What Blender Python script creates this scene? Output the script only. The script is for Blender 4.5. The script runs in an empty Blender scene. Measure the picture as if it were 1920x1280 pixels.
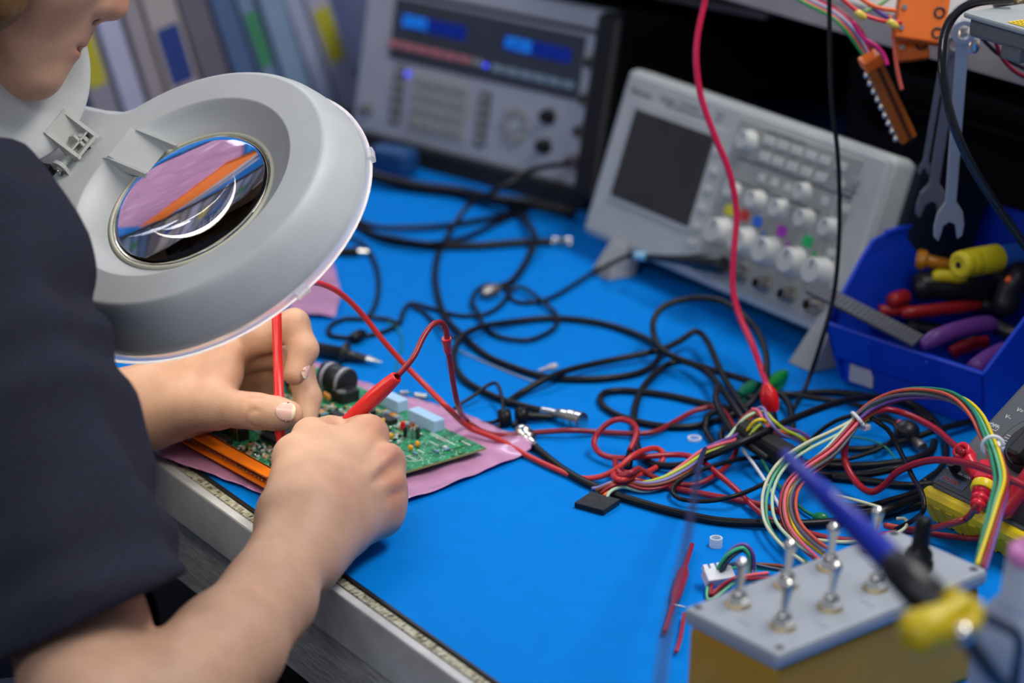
import bpy, bmesh, math, random
import numpy as np
from mathutils import Vector, Matrix, noise
random.seed(7); rng = np.random.default_rng(7)
PI = math.pi
SC = bpy.context.scene
COL = SC.collection
# ------------------------------------------------------------------ camera (85 mm lens, looking down on the bench)
F_ = 4533.; TZ = 0.75; H_ = 0.65                      # focal length in pixels of a 1920 frame; bench-mat height; camera above it
def _cam():
    p, r = np.radians(20.0), np.radians(1.5)
    cp, sp, cr, sr = np.cos(p), np.sin(p), np.cos(r), np.sin(r)
    A = np.array([[cr,-sr,0],[sr,cr,0],[0,0,1.]])
    M = np.array([A@np.array([1,0,0.]), A@np.array([0,-sp,cp]), A@np.array([0,-cp,-sp])])
    T = np.radians(-54.607); c, s = np.cos(T), np.sin(T)
    return np.array([[c,s,0],[-s,c,0],[0,0,1.]])@M
CM = _cam(); CP = np.array((1.25,-0.69,TZ+H_))
def ray(px, py): return CM@np.array((px-960, py-640, F_))/F_
def D(px, py, d): return CP+ray(px,py)*d               # the place at a distance d in front of the camera
def W(px, py, h=0.0):                                  # the place at a height h above the bench mat
    r = ray(px,py); return CP+r*((TZ+h-CP[2])/r[2])
def WY(px, py, y):
    r = ray(px,py); return CP+r*((y-CP[1])/r[1])
def WX(px, py, x):
    r = ray(px,py); return CP+r*((x-CP[0])/r[0])
cam = bpy.data.cameras.new('camera'); cam.sensor_width = 36; cam.lens = 36*F_/1920; cam.clip_start = .05
co = bpy.data.objects.new('camera', cam); COL.objects.link(co); SC.camera = co
Rm = Matrix([[CM[i][0], -CM[i][1], -CM[i][2]] for i in range(3)]).to_4x4(); Rm.translation = Vector(CP)
co.matrix_world = Rm
cam.dof.use_dof = True; cam.dof.focus_distance = 1.56; cam.dof.aperture_fstop = 4.0; cam.dof.aperture_blades = 9
# ------------------------------------------------------------------ light and exposure
SC.view_settings.view_transform = 'Standard'; SC.view_settings.look = 'None'
SC.view_settings.exposure = -0.05; SC.view_settings.gamma = 1.0
wd = bpy.data.worlds.new('world'); SC.world = wd; wd.use_nodes = True
wd.node_tree.nodes['Background'].inputs[0].default_value = (.62,.72,1,1)
wd.node_tree.nodes['Background'].inputs[1].default_value = .22
def area(name, loc, target, sx, sy, power, col):
    l = bpy.data.lights.new(name, 'AREA'); l.shape = 'RECTANGLE'; l.size = sx; l.size_y = sy; l.energy = power; l.color = col
    o = bpy.data.objects.new(name, l); COL.objects.link(o); o.location = loc
    o.rotation_euler = (Vector(target)-Vector(loc)).to_track_quat('-Z','Y').to_euler(); return o
area('ceiling_tube_light', (.50,.72,2.30), (0,.2,.75), 1.3, .35, 25, (1,.97,.93))
area('fill_light_left', (-1.5,.7,2.3), (-.9,.5,.8), 1.2, .35, 13, (.80,.84,1))  # unseen fill lamp aimed at the folder corner to brighten it
area('fill_light_behind', (1.3,-1.7,2.4), (0,.1,.8), 1.4, .5, 15, (.88,.93,1))  # added fill behind the camera, lifts the bench front and the shirt
# ------------------------------------------------------------------ materials
_M = {}
def mat(name, col, rough=.5, metal=0., bump=0., bscale=200., var=0., vscale=30., spec=.5, coat=0., trans=0., ior=1.45, sss=0., sssr=(1,.35,.2), emit=None, estr=0., alpha=1., detail=3., stretch=None):
    if name in _M: return _M[name]
    m = bpy.data.materials.new(name); m.use_nodes = True; nt = m.node_tree; b = nt.nodes['Principled BSDF']
    def I(k, v):
        if k in b.inputs: b.inputs[k].default_value = v
    I('Base Color', (*col,1)); I('Roughness', rough); I('Metallic', metal); I('Specular IOR Level', spec); I('Coat Weight', coat)
    I('Transmission Weight', trans); I('IOR', ior); I('Alpha', alpha)
    if sss: I('Subsurface Weight', sss); I('Subsurface Radius', sssr); I('Subsurface Scale', .006)
    if emit: I('Emission Color', (*emit,1)); I('Emission Strength', estr)
    tc = nt.nodes.new('ShaderNodeTexCoord'); src = tc.outputs['Object']
    if stretch:
        mp = nt.nodes.new('ShaderNodeMapping'); mp.inputs['Scale'].default_value = stretch; nt.links.new(src, mp.inputs[0]); src = mp.outputs[0]
    n = nt.nodes.new('ShaderNodeTexNoise'); n.inputs['Scale'].default_value = vscale; n.inputs['Detail'].default_value = detail; nt.links.new(src, n.inputs['Vector'])
    r = nt.nodes.new('ShaderNodeValToRGB'); v = var if var else .03
    r.color_ramp.elements[0].position = .3; r.color_ramp.elements[1].position = .7
    r.color_ramp.elements[0].color = (*[c*(1-v) for c in col],1); r.color_ramp.elements[1].color = (*[min(1,c*(1+v*.6)+v*.01) for c in col],1)
    nt.links.new(n.outputs[0], r.inputs[0]); nt.links.new(r.outputs[0], b.inputs['Base Color'])
    if bump:
        n2 = nt.nodes.new('ShaderNodeTexNoise'); n2.inputs['Scale'].default_value = bscale; n2.inputs['Detail'].default_value = 4; nt.links.new(src, n2.inputs['Vector'])
        bp = nt.nodes.new('ShaderNodeBump'); bp.inputs['Strength'].default_value = bump; bp.inputs['Distance'].default_value = .001
        nt.links.new(n2.outputs[0], bp.inputs['Height']); nt.links.new(bp.outputs[0], b.inputs['Normal'])
    _M[name] = m; return m
def ramp_on(m, scale, stops, stretch=None, kind='ShaderNodeTexNoise', detail=4.):
    """replace the base colour by a noise pattern with given colour stops"""
    nt = m.node_tree; b = nt.nodes['Principled BSDF']; tc = nt.nodes.new('ShaderNodeTexCoord'); src = tc.outputs['Object']
    if stretch:
        mp = nt.nodes.new('ShaderNodeMapping'); mp.inputs['Scale'].default_value = stretch; nt.links.new(src, mp.inputs[0]); src = mp.outputs[0]
    n = nt.nodes.new(kind); n.inputs['Scale'].default_value = scale
    if 'Detail' in n.inputs: n.inputs['Detail'].default_value = detail
    nt.links.new(src, n.inputs['Vector'])
    r = nt.nodes.new('ShaderNodeValToRGB'); e = r.color_ramp.elements
    e[0].position, e[0].color = stops[0][0], (*stops[0][1],1); e[1].position, e[1].color = stops[-1][0], (*stops[-1][1],1)
    for p, c in stops[1:-1]: x = e.new(p); x.color = (*c,1)
    nt.links.new(n.outputs[0], r.inputs[0]); nt.links.new(r.outputs[0], b.inputs['Base Color']); return m
def plast(name, col, rough=.4, **k): return mat(name, col, rough, bump=k.pop('bump',.05), bscale=600, var=k.pop('var',.06), **k)
M_black = plast('black_plastic', (.012,.012,.014), .38)
M_rubber = plast('black_rubber', (.006,.006,.008), .38, spec=.28)
M_grey = plast('grey_plastic', (.30,.31,.31), .5)
M_metal = mat('nickel', (.72,.70,.64), .22, 1., bump=.05)
M_brass = mat('brass', (.55,.38,.14), .3, 1.)
M_steel = mat('steel', (.40,.41,.42), .42, .45, bump=.1, bscale=80)
M_white = plast('white_nylon', (.75,.76,.78), .45)
M_red = plast('red_plastic', (.50,.018,.028), .32)
M_redw = plast('red_wire', (.31,.012,.022), .35)
# ------------------------------------------------------------------ mesh building
def catmull(pts, n=8, closed=False):
    P = [np.array(p, float) for p in pts]
    if len(P) < 3: return P
    out = []; L = len(P)
    for i in range(L-1):
        p0 = P[max(i-1,0)]; p1 = P[i]; p2 = P[i+1]; p3 = P[min(i+2,L-1)]
        # centripetal
        t0 = 0; t1 = t0+max(1e-5,np.linalg.norm(p1-p0))**.5 if i else 0-0
        d1 = max(1e-6,np.linalg.norm(p2-p1)); m1 = (p2-p0)/max(1e-6,(np.linalg.norm(p1-p0)+d1))*d1 if i else (p2-p1)*.8
        m2 = (p3-p1)/max(1e-6,(np.linalg.norm(p3-p2)+d1))*d1 if i+2 < L else (p2-p1)*.8
        for k in range(n):
            t = k/n; t2 = t*t; t3 = t2*t
            out.append((2*t3-3*t2+1)*p1+(t3-2*t2+t)*m1+(-2*t3+3*t2)*p2+(t3-t2)*m2)
    out.append(P[-1]); return out
class MB:
    def __init__(s): s.v = []; s.f = []; s.m = []; s.sm = []; s.mi = 0; s.T = None
    def frame(s, T): s.T = T; return s
    def add(s, vs, fs, smooth=False):
        o = len(s.v)
        if s.T is not None:
            A = np.array(s.T); vs = [A[:3,:3]@np.array(v,float)+A[:3,3] for v in vs]
        s.v += [tuple(float(c) for c in v) for v in vs]; s.f += [tuple(i+o for i in f) for f in fs]; s.m += [s.mi]*len(fs); s.sm += [smooth]*len(fs); return s
    def box(s, c, d, b=0., rot=None, taper=1.):
        x, y, z = d[0]/2, d[1]/2, d[2]/2; c = np.array(c, float)
        R = np.array(rot) if rot is not None else np.eye(3)
        if b <= 0:
            vs = [(sx*x*(taper if sz > 0 else 1), sy*y*(taper if sz > 0 else 1), sz*z) for sz in (-1,1) for sy in (-1,1) for sx in (-1,1)]
            fs = [(0,2,3,1),(4,5,7,6),(0,1,5,4),(2,6,7,3),(0,4,6,2),(1,3,7,5)]
            return s.add([c+R@np.array(v) for v in vs], fs)
        b = min(b, x*.95, y*.95, z*.95); prof = []
        def ring(ins, zz):
            n = 4; r = []
            for qx, qy, a0 in ((1,1,0),(-1,1,1),(-1,-1,2),(1,-1,3)):
                for k in range(n+1):
                    a = (a0+k/n)*PI/2; t = taper if zz > 0 else 1
                    r.append(((qx*(x-b)+math.cos(a)*(b-ins))*t, (qy*(y-b)+math.sin(a)*(b-ins))*t, zz))
            return r
        rings = [ring(b*.9,-z), ring(b*.3,-z+b*.25), ring(0,-z+b), ring(0,z-b), ring(b*.3,z-b*.25), ring(b*.9,z)]
        vs = [v for r in rings for v in r]; n = len(rings[0]); fs = [tuple(range(n-1,-1,-1)), tuple(range(5*n,6*n))]
        for i in range(5):
            for j in range(n): k = (j+1)%n; fs.append((i*n+j, i*n+k, (i+1)*n+k, (i+1)*n+j))
        return s.add([c+R@np.array(v) for v in vs], fs, False)
    def lathe(s, a, axis, prof, seg=24, smooth=True, cap=True):
        """prof: list of (distance along the axis, radius)"""
        a = np.array(a, float); w = np.array(axis, float); w /= np.linalg.norm(w)
        u = np.cross(w, (0,0,1) if abs(w[2]) < .9 else (1,0,0)); u /= np.linalg.norm(u); v = np.cross(w, u)
        vs = []; fs = []; n = len(prof)
        for h, r in prof:
            for k in range(seg): t = 2*PI*k/seg; vs.append(a+w*h+(u*math.cos(t)+v*math.sin(t))*r)
        for i in range(n-1):
            for k in range(seg): j = (k+1)%seg; fs.append((i*seg+k, i*seg+j, (i+1)*seg+j, (i+1)*seg+k))
        s.add(vs, fs, smooth)
        if cap:
            if prof[0][1] > 1e-5: s.add(vs[:seg], [tuple(range(seg-1,-1,-1))])
            if prof[-1][1] > 1e-5: s.add(vs[-seg:], [tuple(range(seg))])
        return s
    def cyl(s, a, b, r0, r1=None, seg=20, smooth=True):
        a = np.array(a, float); b = np.array(b, float); L = np.linalg.norm(b-a); r1 = r0 if r1 is None else r1
        return s.lathe(a, b-a, [(0,r0),(L,r1)], seg, smooth)
    def hexn(s, a, axis, h, r): return s.lathe(a, axis, [(0,r),(h*.8,r),(h,r*.88)], 6, False)
    def sphere(s, c, r, seg=16, sc=(1,1,1)):
        vs = []; fs = []; n = seg//2
        for i in range(n+1):
            for k in range(seg): t = PI*i/n; p = 2*PI*k/seg; vs.append((c[0]+r*sc[0]*math.sin(t)*math.cos(p), c[1]+r*sc[1]*math.sin(t)*math.sin(p), c[2]-r*sc[2]*math.cos(t)))
        for i in range(n):
            for k in range(seg): j = (k+1)%seg; fs.append((i*seg+k, i*seg+j, (i+1)*seg+j, (i+1)*seg+k))
        return s.add(vs, fs, True)
    def tube(s, pts, r, seg=10, n=8, smooth=True, raw=False, rfun=None):
        P = pts if raw else catmull(pts, n); P = [np.array(p, float) for p in P]; N = len(P); vs = []; fs = []
        t = P[1]-P[0]; t /= np.linalg.norm(t)+1e-12; u = np.cross(t, (0,0,1) if abs(t[2]) < .9 else (1,0,0)); u /= np.linalg.norm(u)
        for i in range(N):
            t = P[min(i+1,N-1)]-P[max(i-1,0)]; t = t/(np.linalg.norm(t)+1e-12); u = u-t*np.dot(u,t); u /= np.linalg.norm(u)+1e-12; w = np.cross(t, u)
            rr = r if rfun is None else rfun(i/(N-1))
            for k in range(seg): a = 2*PI*k/seg; vs.append(P[i]+(u*math.cos(a)+w*math.sin(a))*rr)
        for i in range(N-1):
            for k in range(seg): j = (k+1)%seg; fs.append((i*seg+k, i*seg+j, (i+1)*seg+j, (i+1)*seg+k))
        fs += [tuple(range(seg-1,-1,-1)), tuple(range((N-1)*seg, N*seg))]
        return s.add(vs, fs, smooth)
    def prism(s, outline, z0, z1, smooth=False):
        n = len(outline); vs = [(x,y,z0) for x, y in outline]+[(x,y,z1) for x, y in outline]
        fs = [tuple(range(n-1,-1,-1)), tuple(range(n,2*n))]+[(i,(i+1)%n,n+(i+1)%n,n+i) for i in range(n)]
        return s.add(vs, fs, smooth)
    def build(s, name, m, parent=None, world=False, bevel=0., label=None, sub=0):
        me = bpy.data.meshes.new(name); V = np.array(s.v, float)
        o = bpy.data.objects.new(name, me); COL.objects.link(o)
        if parent is not None:
            o.parent = parent
            if world: A = np.array(WM(parent).inverted()); V = V@A[:3,:3].T+A[:3,3]
        else:
            c = np.array(((V[:,0].min()+V[:,0].max())/2, (V[:,1].min()+V[:,1].max())/2, V[:,2].min())); V = V-c; o.location = c
        me.from_pydata(V.tolist(), [], s.f); ms = m if isinstance(m, (list,tuple)) else [m]
        for q in ms: me.materials.append(q)
        me.polygons.foreach_set('material_index', s.m); me.polygons.foreach_set('use_smooth', s.sm); me.update()
        bm = bmesh.new(); bm.from_mesh(me); bmesh.ops.recalc_face_normals(bm, faces=bm.faces); bm.to_mesh(me); bm.free()
        if bevel: b = o.modifiers.new('bevel','BEVEL'); b.width = bevel; b.segments = 2; b.limit_method = 'ANGLE'; b.angle_limit = .7
        if sub: b = o.modifiers.new('sub','SUBSURF'); b.levels = b.render_levels = sub
        if label: o['label'] = label
        return o
def WM(o):
    M = o.matrix_basis.copy()
    while o.parent: o = o.parent; M = o.matrix_basis@M
    return M
def tag(o, label, cat, group=None, kind=None):
    if label: o['label'] = label
    if cat: o['category'] = cat
    if group: o['group'] = group
    if kind: o['kind'] = kind
    return o
def thing(name, label, cat, loc=(0,0,0), rz=0., R=None, group=None):
    o = bpy.data.objects.new(name, None); COL.objects.link(o); o.empty_display_size = .02
    if R is not None: A = Matrix([list(map(float,r)) for r in R]).to_4x4(); A.translation = Vector([float(c) for c in loc]); o.matrix_basis = A
    else: o.location = [float(c) for c in loc]; o.rotation_euler = (0,0,rz)
    return tag(o, label, cat, group)
def struct(name, mb, m): o = mb.build(name, m); o['kind'] = 'structure'; return o
def copytree(o, M=None, label=None, parent=None):
    c = o.copy(); COL.objects.link(c); c.parent = parent
    if parent is None and M is not None: c.matrix_basis = M
    if label: c['label'] = label
    for ch in list(o.children): copytree(ch, None, None, c)
    return c
def text(name, s, size, m, parent, loc, R=None, ext=.0001, label=None, align='LEFT'):
    cu = bpy.data.curves.new(name, 'FONT'); cu.body = s; cu.size = size; cu.extrude = ext; cu.align_x = align; cu.materials.append(m)
    o = bpy.data.objects.new(name, cu); COL.objects.link(o); o.parent = parent
    A = (Matrix([list(map(float,r)) for r in R]) if R is not None else Matrix.Identity(3)).to_4x4(); A.translation = Vector([float(c) for c in loc]); o.matrix_basis = A
    if label: o['label'] = label
    return o
def cols(x, y, z): return np.array([x,y,z], float).T      # rotation matrix from three column axes
def unit(v): v = np.array(v, float); return v/np.linalg.norm(v)
def px(p):                                             # (px,py,h) on/above the mat, or (px,py,0,d) at a distance d
    return D(p[0],p[1],p[3]) if len(p) == 4 else W(p[0],p[1],p[2])
def cable(name, label, cat, pts, r, m, group=None, seg=8, n=7, parts=None):
    o = MB().tube([px(p) for p in pts], r, seg, n).build(name, m); tag(o, label, cat, group); return o
# ------------------------------------------------------------------ the room and the bench
M_mat = mat('blue_mat', (.0002,.195,.66), .65, bump=.12, bscale=900, var=.04, vscale=60, spec=.05)
M_lam = mat('laminate', (.56,.56,.56), .45, bump=.1, bscale=150, var=.25, vscale=25)
M_lamtop = ramp_on(mat('worn_laminate', (.5,.5,.45), .6, bump=.4, bscale=300), 420, [(.36,(.05,.045,.03)),(.44,(.30,.27,.17)),(.6,(.52,.50,.40))], (1,.5,1))
M_apron = mat('grey_woodgrain', (.50,.50,.47), .7, bump=.5, bscale=160, var=.35, vscale=120, stretch=(.5,1,4))
M_wall = mat('wall_paint', (.42,.44,.52), .8, bump=.1)
M_floor = mat('floor_vinyl', (.10,.10,.11), .6, var=.3, vscale=6)
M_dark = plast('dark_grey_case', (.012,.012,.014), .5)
struct('floor', MB().box((-.2,-.3,-.02),(5,5,.04)), M_floor)
struct('wall_back', MB().box((-.2,1.12,1.1),(5,.06,2.2)), M_wall)
struct('wall_left', MB().box((-2.5,-.2,1.1),(.06,2.7,2.2)), M_wall)
be = thing('workbench', 'long workbench with a chipped white laminate front edge under the blue mat', 'workbench', (-.2,.45,0))
b = MB().box((-.2,.535,TZ-.003-.017),(2.9,1.07,.034),.0015); b.build('worktop', M_lam, be, True)
b = MB().box((-.2,.0098,TZ-.0025),(2.9,.0062,.0012)); b.build('edge_strip', M_lamtop, be, True, label='chipped beige strip along the front edge')
b = MB().box((-.2,.0145,TZ-.0605),(2.9,.02,.048)); b.build('apron', M_apron, be, True, label='grey woodgrain apron board')
for x in (-1.55, 1.15):
    for y in (.06, 1.0): MB().box((x,y,.355),(.05,.05,.71),.003).build('leg', M_dark, be, True)
MB().box((-.2,.16,TZ-.30),(2.7,.02,.44)).build('under_bench_dark', M_dark, be, True, label='black panel standing in for the dark under the bench')  # added black sheet in place of the shade below the bench
mt = MB().box((-.2,.5425,TZ-.0015),(2.88,1.055,.003),.0012).build('bench_mat', [M_mat], None)
tag(mt, 'bright blue rubber anti-static mat covering the workbench', 'mat')
edge = MB().box((-.2,.0145,TZ-.0017),(2.88,.0020,.0036)).build('mat_edge', M_black, mt, True, label='black cut edge of the mat')
# shelf over the instruments
sh = thing('overhead_shelf', 'beige shelf board above the oscilloscope with a dark space below it', 'shelf', (.35,.85,TZ))
zb = WY(1700,98,.60)[2]
M_shelf = mat('shelf_board', (.40,.37,.34), .6, var=.12, bump=.1)
MB().box((.42,.86,zb+.0135),(2.44,.52,.027),.0015).build('shelf_board', M_shelf, sh, True)
MB().box((.42,1.08,TZ+.14),(2.4,.012,.28)).build('back_panel', M_dark, sh, True, label='black back panel widened to block stray light')  # widened to stop light leaking in behind the oscilloscope
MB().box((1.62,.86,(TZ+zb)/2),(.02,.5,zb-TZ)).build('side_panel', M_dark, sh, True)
MB().box((-.785,.955,(TZ+zb)/2),(.02,.27,zb-TZ)).build('side_panel', M_dark, sh, True)  # unseen panel added behind the generator to block leaking light
# ------------------------------------------------------------------ oscilloscope, leaning back on its front feet
M_bez = plast('instrument_bezel', (.43,.45,.44), .5)
M_bez2 = plast('instrument_panel', (.30,.31,.295), .55)
M_knob = plast('light_knob', (.50,.51,.49), .45)
M_navy = plast('navy_case', (.006,.012,.022), .5)
M_lab = mat('dark_print', (.05,.06,.08), .6)
M_bbar = plast('blue_grey_strip', (.10,.15,.22), .5)
M_scr = mat('lcd_screen', (.035,.031,.03), .28, var=.2, vscale=12, coat=.2)
M_sil = mat('silver_ring', (.5,.47,.42), .3, 1.)
def bnc(parent, x, y, n0=0., name='bnc_socket', s=1.):
    b = MB(); b.lathe((x,y,n0),(0,0,1),[(0,.0075*s),(.002,.0075*s),(.002,.0062*s),(.011,.0048*s),(.011,.0038*s),(.003,.0036*s)],20,False,cap=False)
    b.mi = 1; b.cyl((x,y,n0+.0005),(x,y,n0+.004),.0034*s); return b.build(name, [M_sil,M_black], parent)
def knob(parent, x, y, r, h, m=None, name='knob', pointer=True):
    b = MB().lathe((x,y,0),(0,0,1),[(0,r*1.12),(h*.25,r*1.12),(h*.3,r),(h*.9,r*.93),(h,r*.82)],24)
    if pointer: b.mi = 1; b.box((x,y+r*.5,h+.0001),(r*.14,r*.6,.0004))
    return b.build(name, [m or M_knob, M_lab], parent)
def button(parent, x, y, w, h, d=.0025, m=None, name='button', label=None):
    return MB().box((x,y,d/2),(w,h,d),.0007).build(name, m or M_knob, parent, label=label)
_t = math.radians(18)
SR = cols((1,0,0),(0,math.sin(_t),math.cos(_t)),(0,-math.cos(_t),math.sin(_t)))     # x along the face, y up the face, z out of it
sc_ = thing('oscilloscope', 'light grey oscilloscope with dark screen and rows of knobs, leaning back on its feet', 'oscilloscope', (-.355,.52,.772), R=SR)
b = MB().box((.1645,.0745,-.0155),(.329,.149,.031),.007); b.build('front_bezel', M_bez, sc_)
b = MB().box((.166,.0745,-.075),(.326,.144,.092),.006); b.build('case', M_navy, sc_, label='dark navy rear case')
MB().box((.228,.073,.0008),(.145,.130,.0016),.0006).build('control_panel', M_bez2, sc_)
MB().box((.083,.080,.0006),(.122,.089,.0018),.0008).build('screen_frame', M_bez, sc_)
MB().box((.080,.0785,.0012),(.106,.077,.0022),.0005).build('screen', M_scr, sc_, label='dark switched-off display')
MB().box((.078,.1215,.0008),(.108,.0055,.0012)).build('blue_strip', M_bbar, sc_, label='blue grey strip over the screen')
text('lettering', 'Tektronix', .0075, M_lab, sc_, (.010,.1285,.0002))
text('lettering', 'TDS 2014', .005, M_lab, sc_, (.051,.1310,.0002)); text('lettering', 'FOUR CHANNEL', .0034, M_lab, sc_, (.078,.1325,.0002)); text('lettering', 'DIGITAL STORAGE OSCILLOSCOPE', .0034, M_lab, sc_, (.060,.1275,.0002))
text('lettering', '100 MHz', .0032, M_lab, sc_, (.124,.134,.0002)); text('lettering', '1 GS/s', .0032, M_lab, sc_, (.124,.1295,.0002))
for y in (.106,.0905,.0745,.0585,.043,.029): button(sc_, .1415 if y > .1 else .1425, y, .0085, .0055, .003, name='menu_button')
for x, y in ((.174,.125),): knob(sc_, x, y-.002, .0085, .011)
for x in (.1965,.213,.2295,.2465,.263,.2815): button(sc_, x, .1285, .0115, .0062, .004)
for x in (.197,.213,.230,.247,.264): button(sc_, x, .1155, .0115, .0068, .004)
button(sc_, .286,.1155,.0075,.0055)
for x in (.200,.2155,.2315): button(sc_, x, .099, .008, .0065)
knob(sc_, .2515,.1, .0075,.010); button(sc_, .2755,.099,.0085,.0065); button(sc_, .299,.099,.0095,.0065); button(sc_, .300,.121,.0075,.0065, m=M_grey)
for x in (.2075,.236,.266,.2945): knob(sc_, x-.003, .081, .0078, .012)
knob(sc_, .174,.0815,.0065,.010)
dots = [(.175,.0655,(.55,.50,.03),'yellow'),(.194,.066,(.62,.05,.04),'red'),(.2105,.065,(.02,.13,.60),'blue'),(.240,.065,(.36,.03,.45),'magenta'),(.2705,.065,(.01,.42,.12),'green')]
for x, y, c, n in dots: button(sc_, x, y, .0105, .0085, .003, plast(n+'_button', c, .4), 'channel_button', n+' button')
button(sc_, .298,.0635,.008,.006)
for x in (.1755,.2055,.2345,.265,.2945): knob(sc_, x, .0465, .0112, .015)
for x, n, c in ((.2205,'blue_stripe',(.05,.20,.55)),(.250,'magenta_stripe',(.4,.08,.45)),(.281,'green_stripe',(.02,.42,.10))): MB().box((x,.047,.0017),(.0035,.026,.0006)).build('channel_stripe', plast(n,c,.5), sc_, label=n.replace('_',' '))
for x in (.181,.211,.239,.269,.2995): bnc(sc_, x, .0205, .0016)
for x0, x1, y in ((.166,.290,.108),(.290,.3005,.109),(.166,.275,.0895)): MB().box(((x0+x1)/2,y,.0016),(x1-x0,.0012,.0008)).build('groove_line', M_lab, sc_)
for x in (.161,.286): MB().box((x,.07,.0017),(.0011,.125,.0008)).build('groove_line', M_bez, sc_)
text('lettering','SAVE/RECALL  MEASURE  ACQUIRE', .003, M_lab, sc_, (.19,.1345,.0017)); text('lettering','TRIGGER', .003, M_lab, sc_, (.288,.1065,.0017))
text('lettering','VERTICAL', .003, M_lab, sc_, (.20,.0912,.0017)); text('lettering','PROBE COMP', .0025, M_lab, sc_, (.290,.112,.0017))
for x in (.0565,.313):
    b = MB().frame(cols((1,0,0),(0,1,0),(0,0,1))@np.eye(3) if False else None)
    Ainv = np.array(WM(sc_).inverted())
    q = [(-.355+x-.014,.500,TZ+.0005),(-.355+x+.014,.500,TZ+.0005),(-.355+x+.014,.528,TZ+.0005),(-.355+x-.014,.528,TZ+.0005),
         (-.355+x-.010,.518,TZ+.028),(-.355+x+.010,.518,TZ+.028),(-.355+x+.010,.536,TZ+.024),(-.355+x-.010,.536,TZ+.024)]
    MB().add(q,[(3,2,1,0),(4,5,6,7),(0,1,5,4),(1,2,6,5),(2,3,7,6),(3,0,4,7)]).build('foot', M_grey, sc_, True, bevel=.001, label='grey folding front foot')
# ------------------------------------------------------------------ signal generator
_a = math.radians(14.84); _t = math.radians(10)
GR = cols((math.cos(_a),math.sin(_a),0),(-math.sin(_a)*math.sin(_t),math.cos(_a)*math.sin(_t),math.cos(_t)),(math.sin(_a)*math.cos(_t),-math.cos(_a)*math.cos(_t),math.sin(_t)))
M_gp = plast('generator_panel', (.47,.50,.54), .5); M_gd = plast('generator_dark_panel', (.055,.065,.08), .4)
M_key = plast('grey_keys', (.36,.375,.345), .5); M_led = mat('blue_led', (.02,.02,.9), .4, emit=(.05,.08,1.), estr=1.8)
M_vfd = mat('display_blue', (.0,.004,.06), .2, emit=(0,.01,.16), estr=1.); M_dig = mat('display_digits', (.0,.2,.6), .4, emit=(.01,.22,.75), estr=1.3)
M_pinkkey = plast('pink_keys', (.62,.22,.24), .5); M_bluekey = plast('pale_blue_keys', (.28,.40,.46), .5)
ge = thing('signal_generator', 'grey bench signal generator with two blue displays, keypad and dark knobs', 'signal generator', (-.755,.531,.770), R=GR)
MB().box((.1525,.081,-.012),(.309,.166,.024),.005).build('front_panel', M_gp, ge)
MB().box((.1525,.081,-.115),(.30,.160,.182),.003).build('case', M_dark, ge)
MB().box((.318,.078,-.09),(.030,.174,.235),.007).build('side_bumper', M_black, ge, label='black rubber corner bumper on the right side')
MB().box((.1525,-.014,-.09),(.30,.026,.19),.003).build('base', M_dark, ge, label='dark base under the panel')
MB().box((.157,.107,.0006),(.238,.060,.0012),.001).build('display_panel', M_gd, ge)
MB().box((.155,.1430,.001),(.27,.004,.002)).build('top_groove', M_dark, ge)
for i, (x0, x1) in enumerate(((.050,.133),(.181,.262))):
    d = MB().box(((x0+x1)/2,.1165,.0018),(x1-x0,.0135,.0012)).build('display', M_vfd, ge, label='glowing dark blue display')
    for k in range(2):
        g = MB()
        for j in range(7):
            x = x0+.004+j*.0046
            for (dx,dy,w,h) in ((0,.0021,.0026,.0006),(0,0,.0026,.0006),(0,-.0021,.0026,.0006),(-.0013,.001,.0006,.002),(.0013,-.001,.0006,.002),(.0013,.001,.0006,.002)):
                if rng.random() < .85: g.box((x+dx,.1198-k*.0062+dy,.0026),(w,h,.0004))
        g.build('digits', M_dig, d, label='pale blue digits')
for k in range(6): button(ge, .044+k*.0182, .0920, .0155, .0065, .003, M_pinkkey, 'pink_key')
for k in range(6): button(ge, .178+k*.0172, .0905, .0145, .0065, .003, M_bluekey, 'pale_blue_key')
button(ge, .152, .092, .012, .0055, .003, M_key)
for x, y in ((.066,.066),(.163,.091)): MB().sphere((x,y,.0022),.0021).build('indicator_light', M_led, ge, label='lit blue indicator')
for x0, y0, y1 in ((.056,.015,.072),(.167,.014,.066)):
    MB().box((x0,(y0+y1)/2,.0008),(.013,y1-y0,.0016)).build('key_strip', plast('dark_strip',(.07,.075,.085),.5), ge)
    for k in range(5): button(ge, x0, y0+.006+k*(y1-y0-.012)/4, .009, .0065, .003, M_key, 'side_key')
MB().box((.1115,.041,.0006),(.072,.056,.0012)).build('keypad', plast('keypad_plate',(.48,.49,.45),.5), ge)
for j in range(4):
    for i in range(5): button(ge, .0835+i*.014, .0215+j*.0135, .0112, .0085, .0032, M_key, 'key')
b = MB()
for k in range(8): a = k*PI/4; b.lathe((.207+.0135*math.cos(a),.041+.0145*math.sin(a),0),(0,0,1),[(0,.0048),(.003,.0046),(.0034,.004)],14)
b.build('navigation_ring', M_key, ge, label='ring of round arrow keys')
MB().lathe((.207,.041,0),(0,0,1),[(0,.006),(.0035,.0055)],16).build('round_key', M_gp, ge)
for y in (.057,.029): knob(ge, .246, y, .0068, .010, M_black, 'dark_knob')
for x, y in ((.289,.115),(.289,.081),(.288,.051),(.283,.021),(.020,.022)): bnc(ge, x, y, 0, s=1.15 if x > .1 else .8)
MB().box((.300,.105,.0008),(.018,.020,.0014)).build('label_patch', plast('blue_patch',(.03,.06,.22),.5), ge, label='small dark blue patch')
for x in (.05,.25): MB().cyl((x,-.015,-.02),(x,-.0152,-.021),.01).build('foot', M_rubber, ge)
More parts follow.
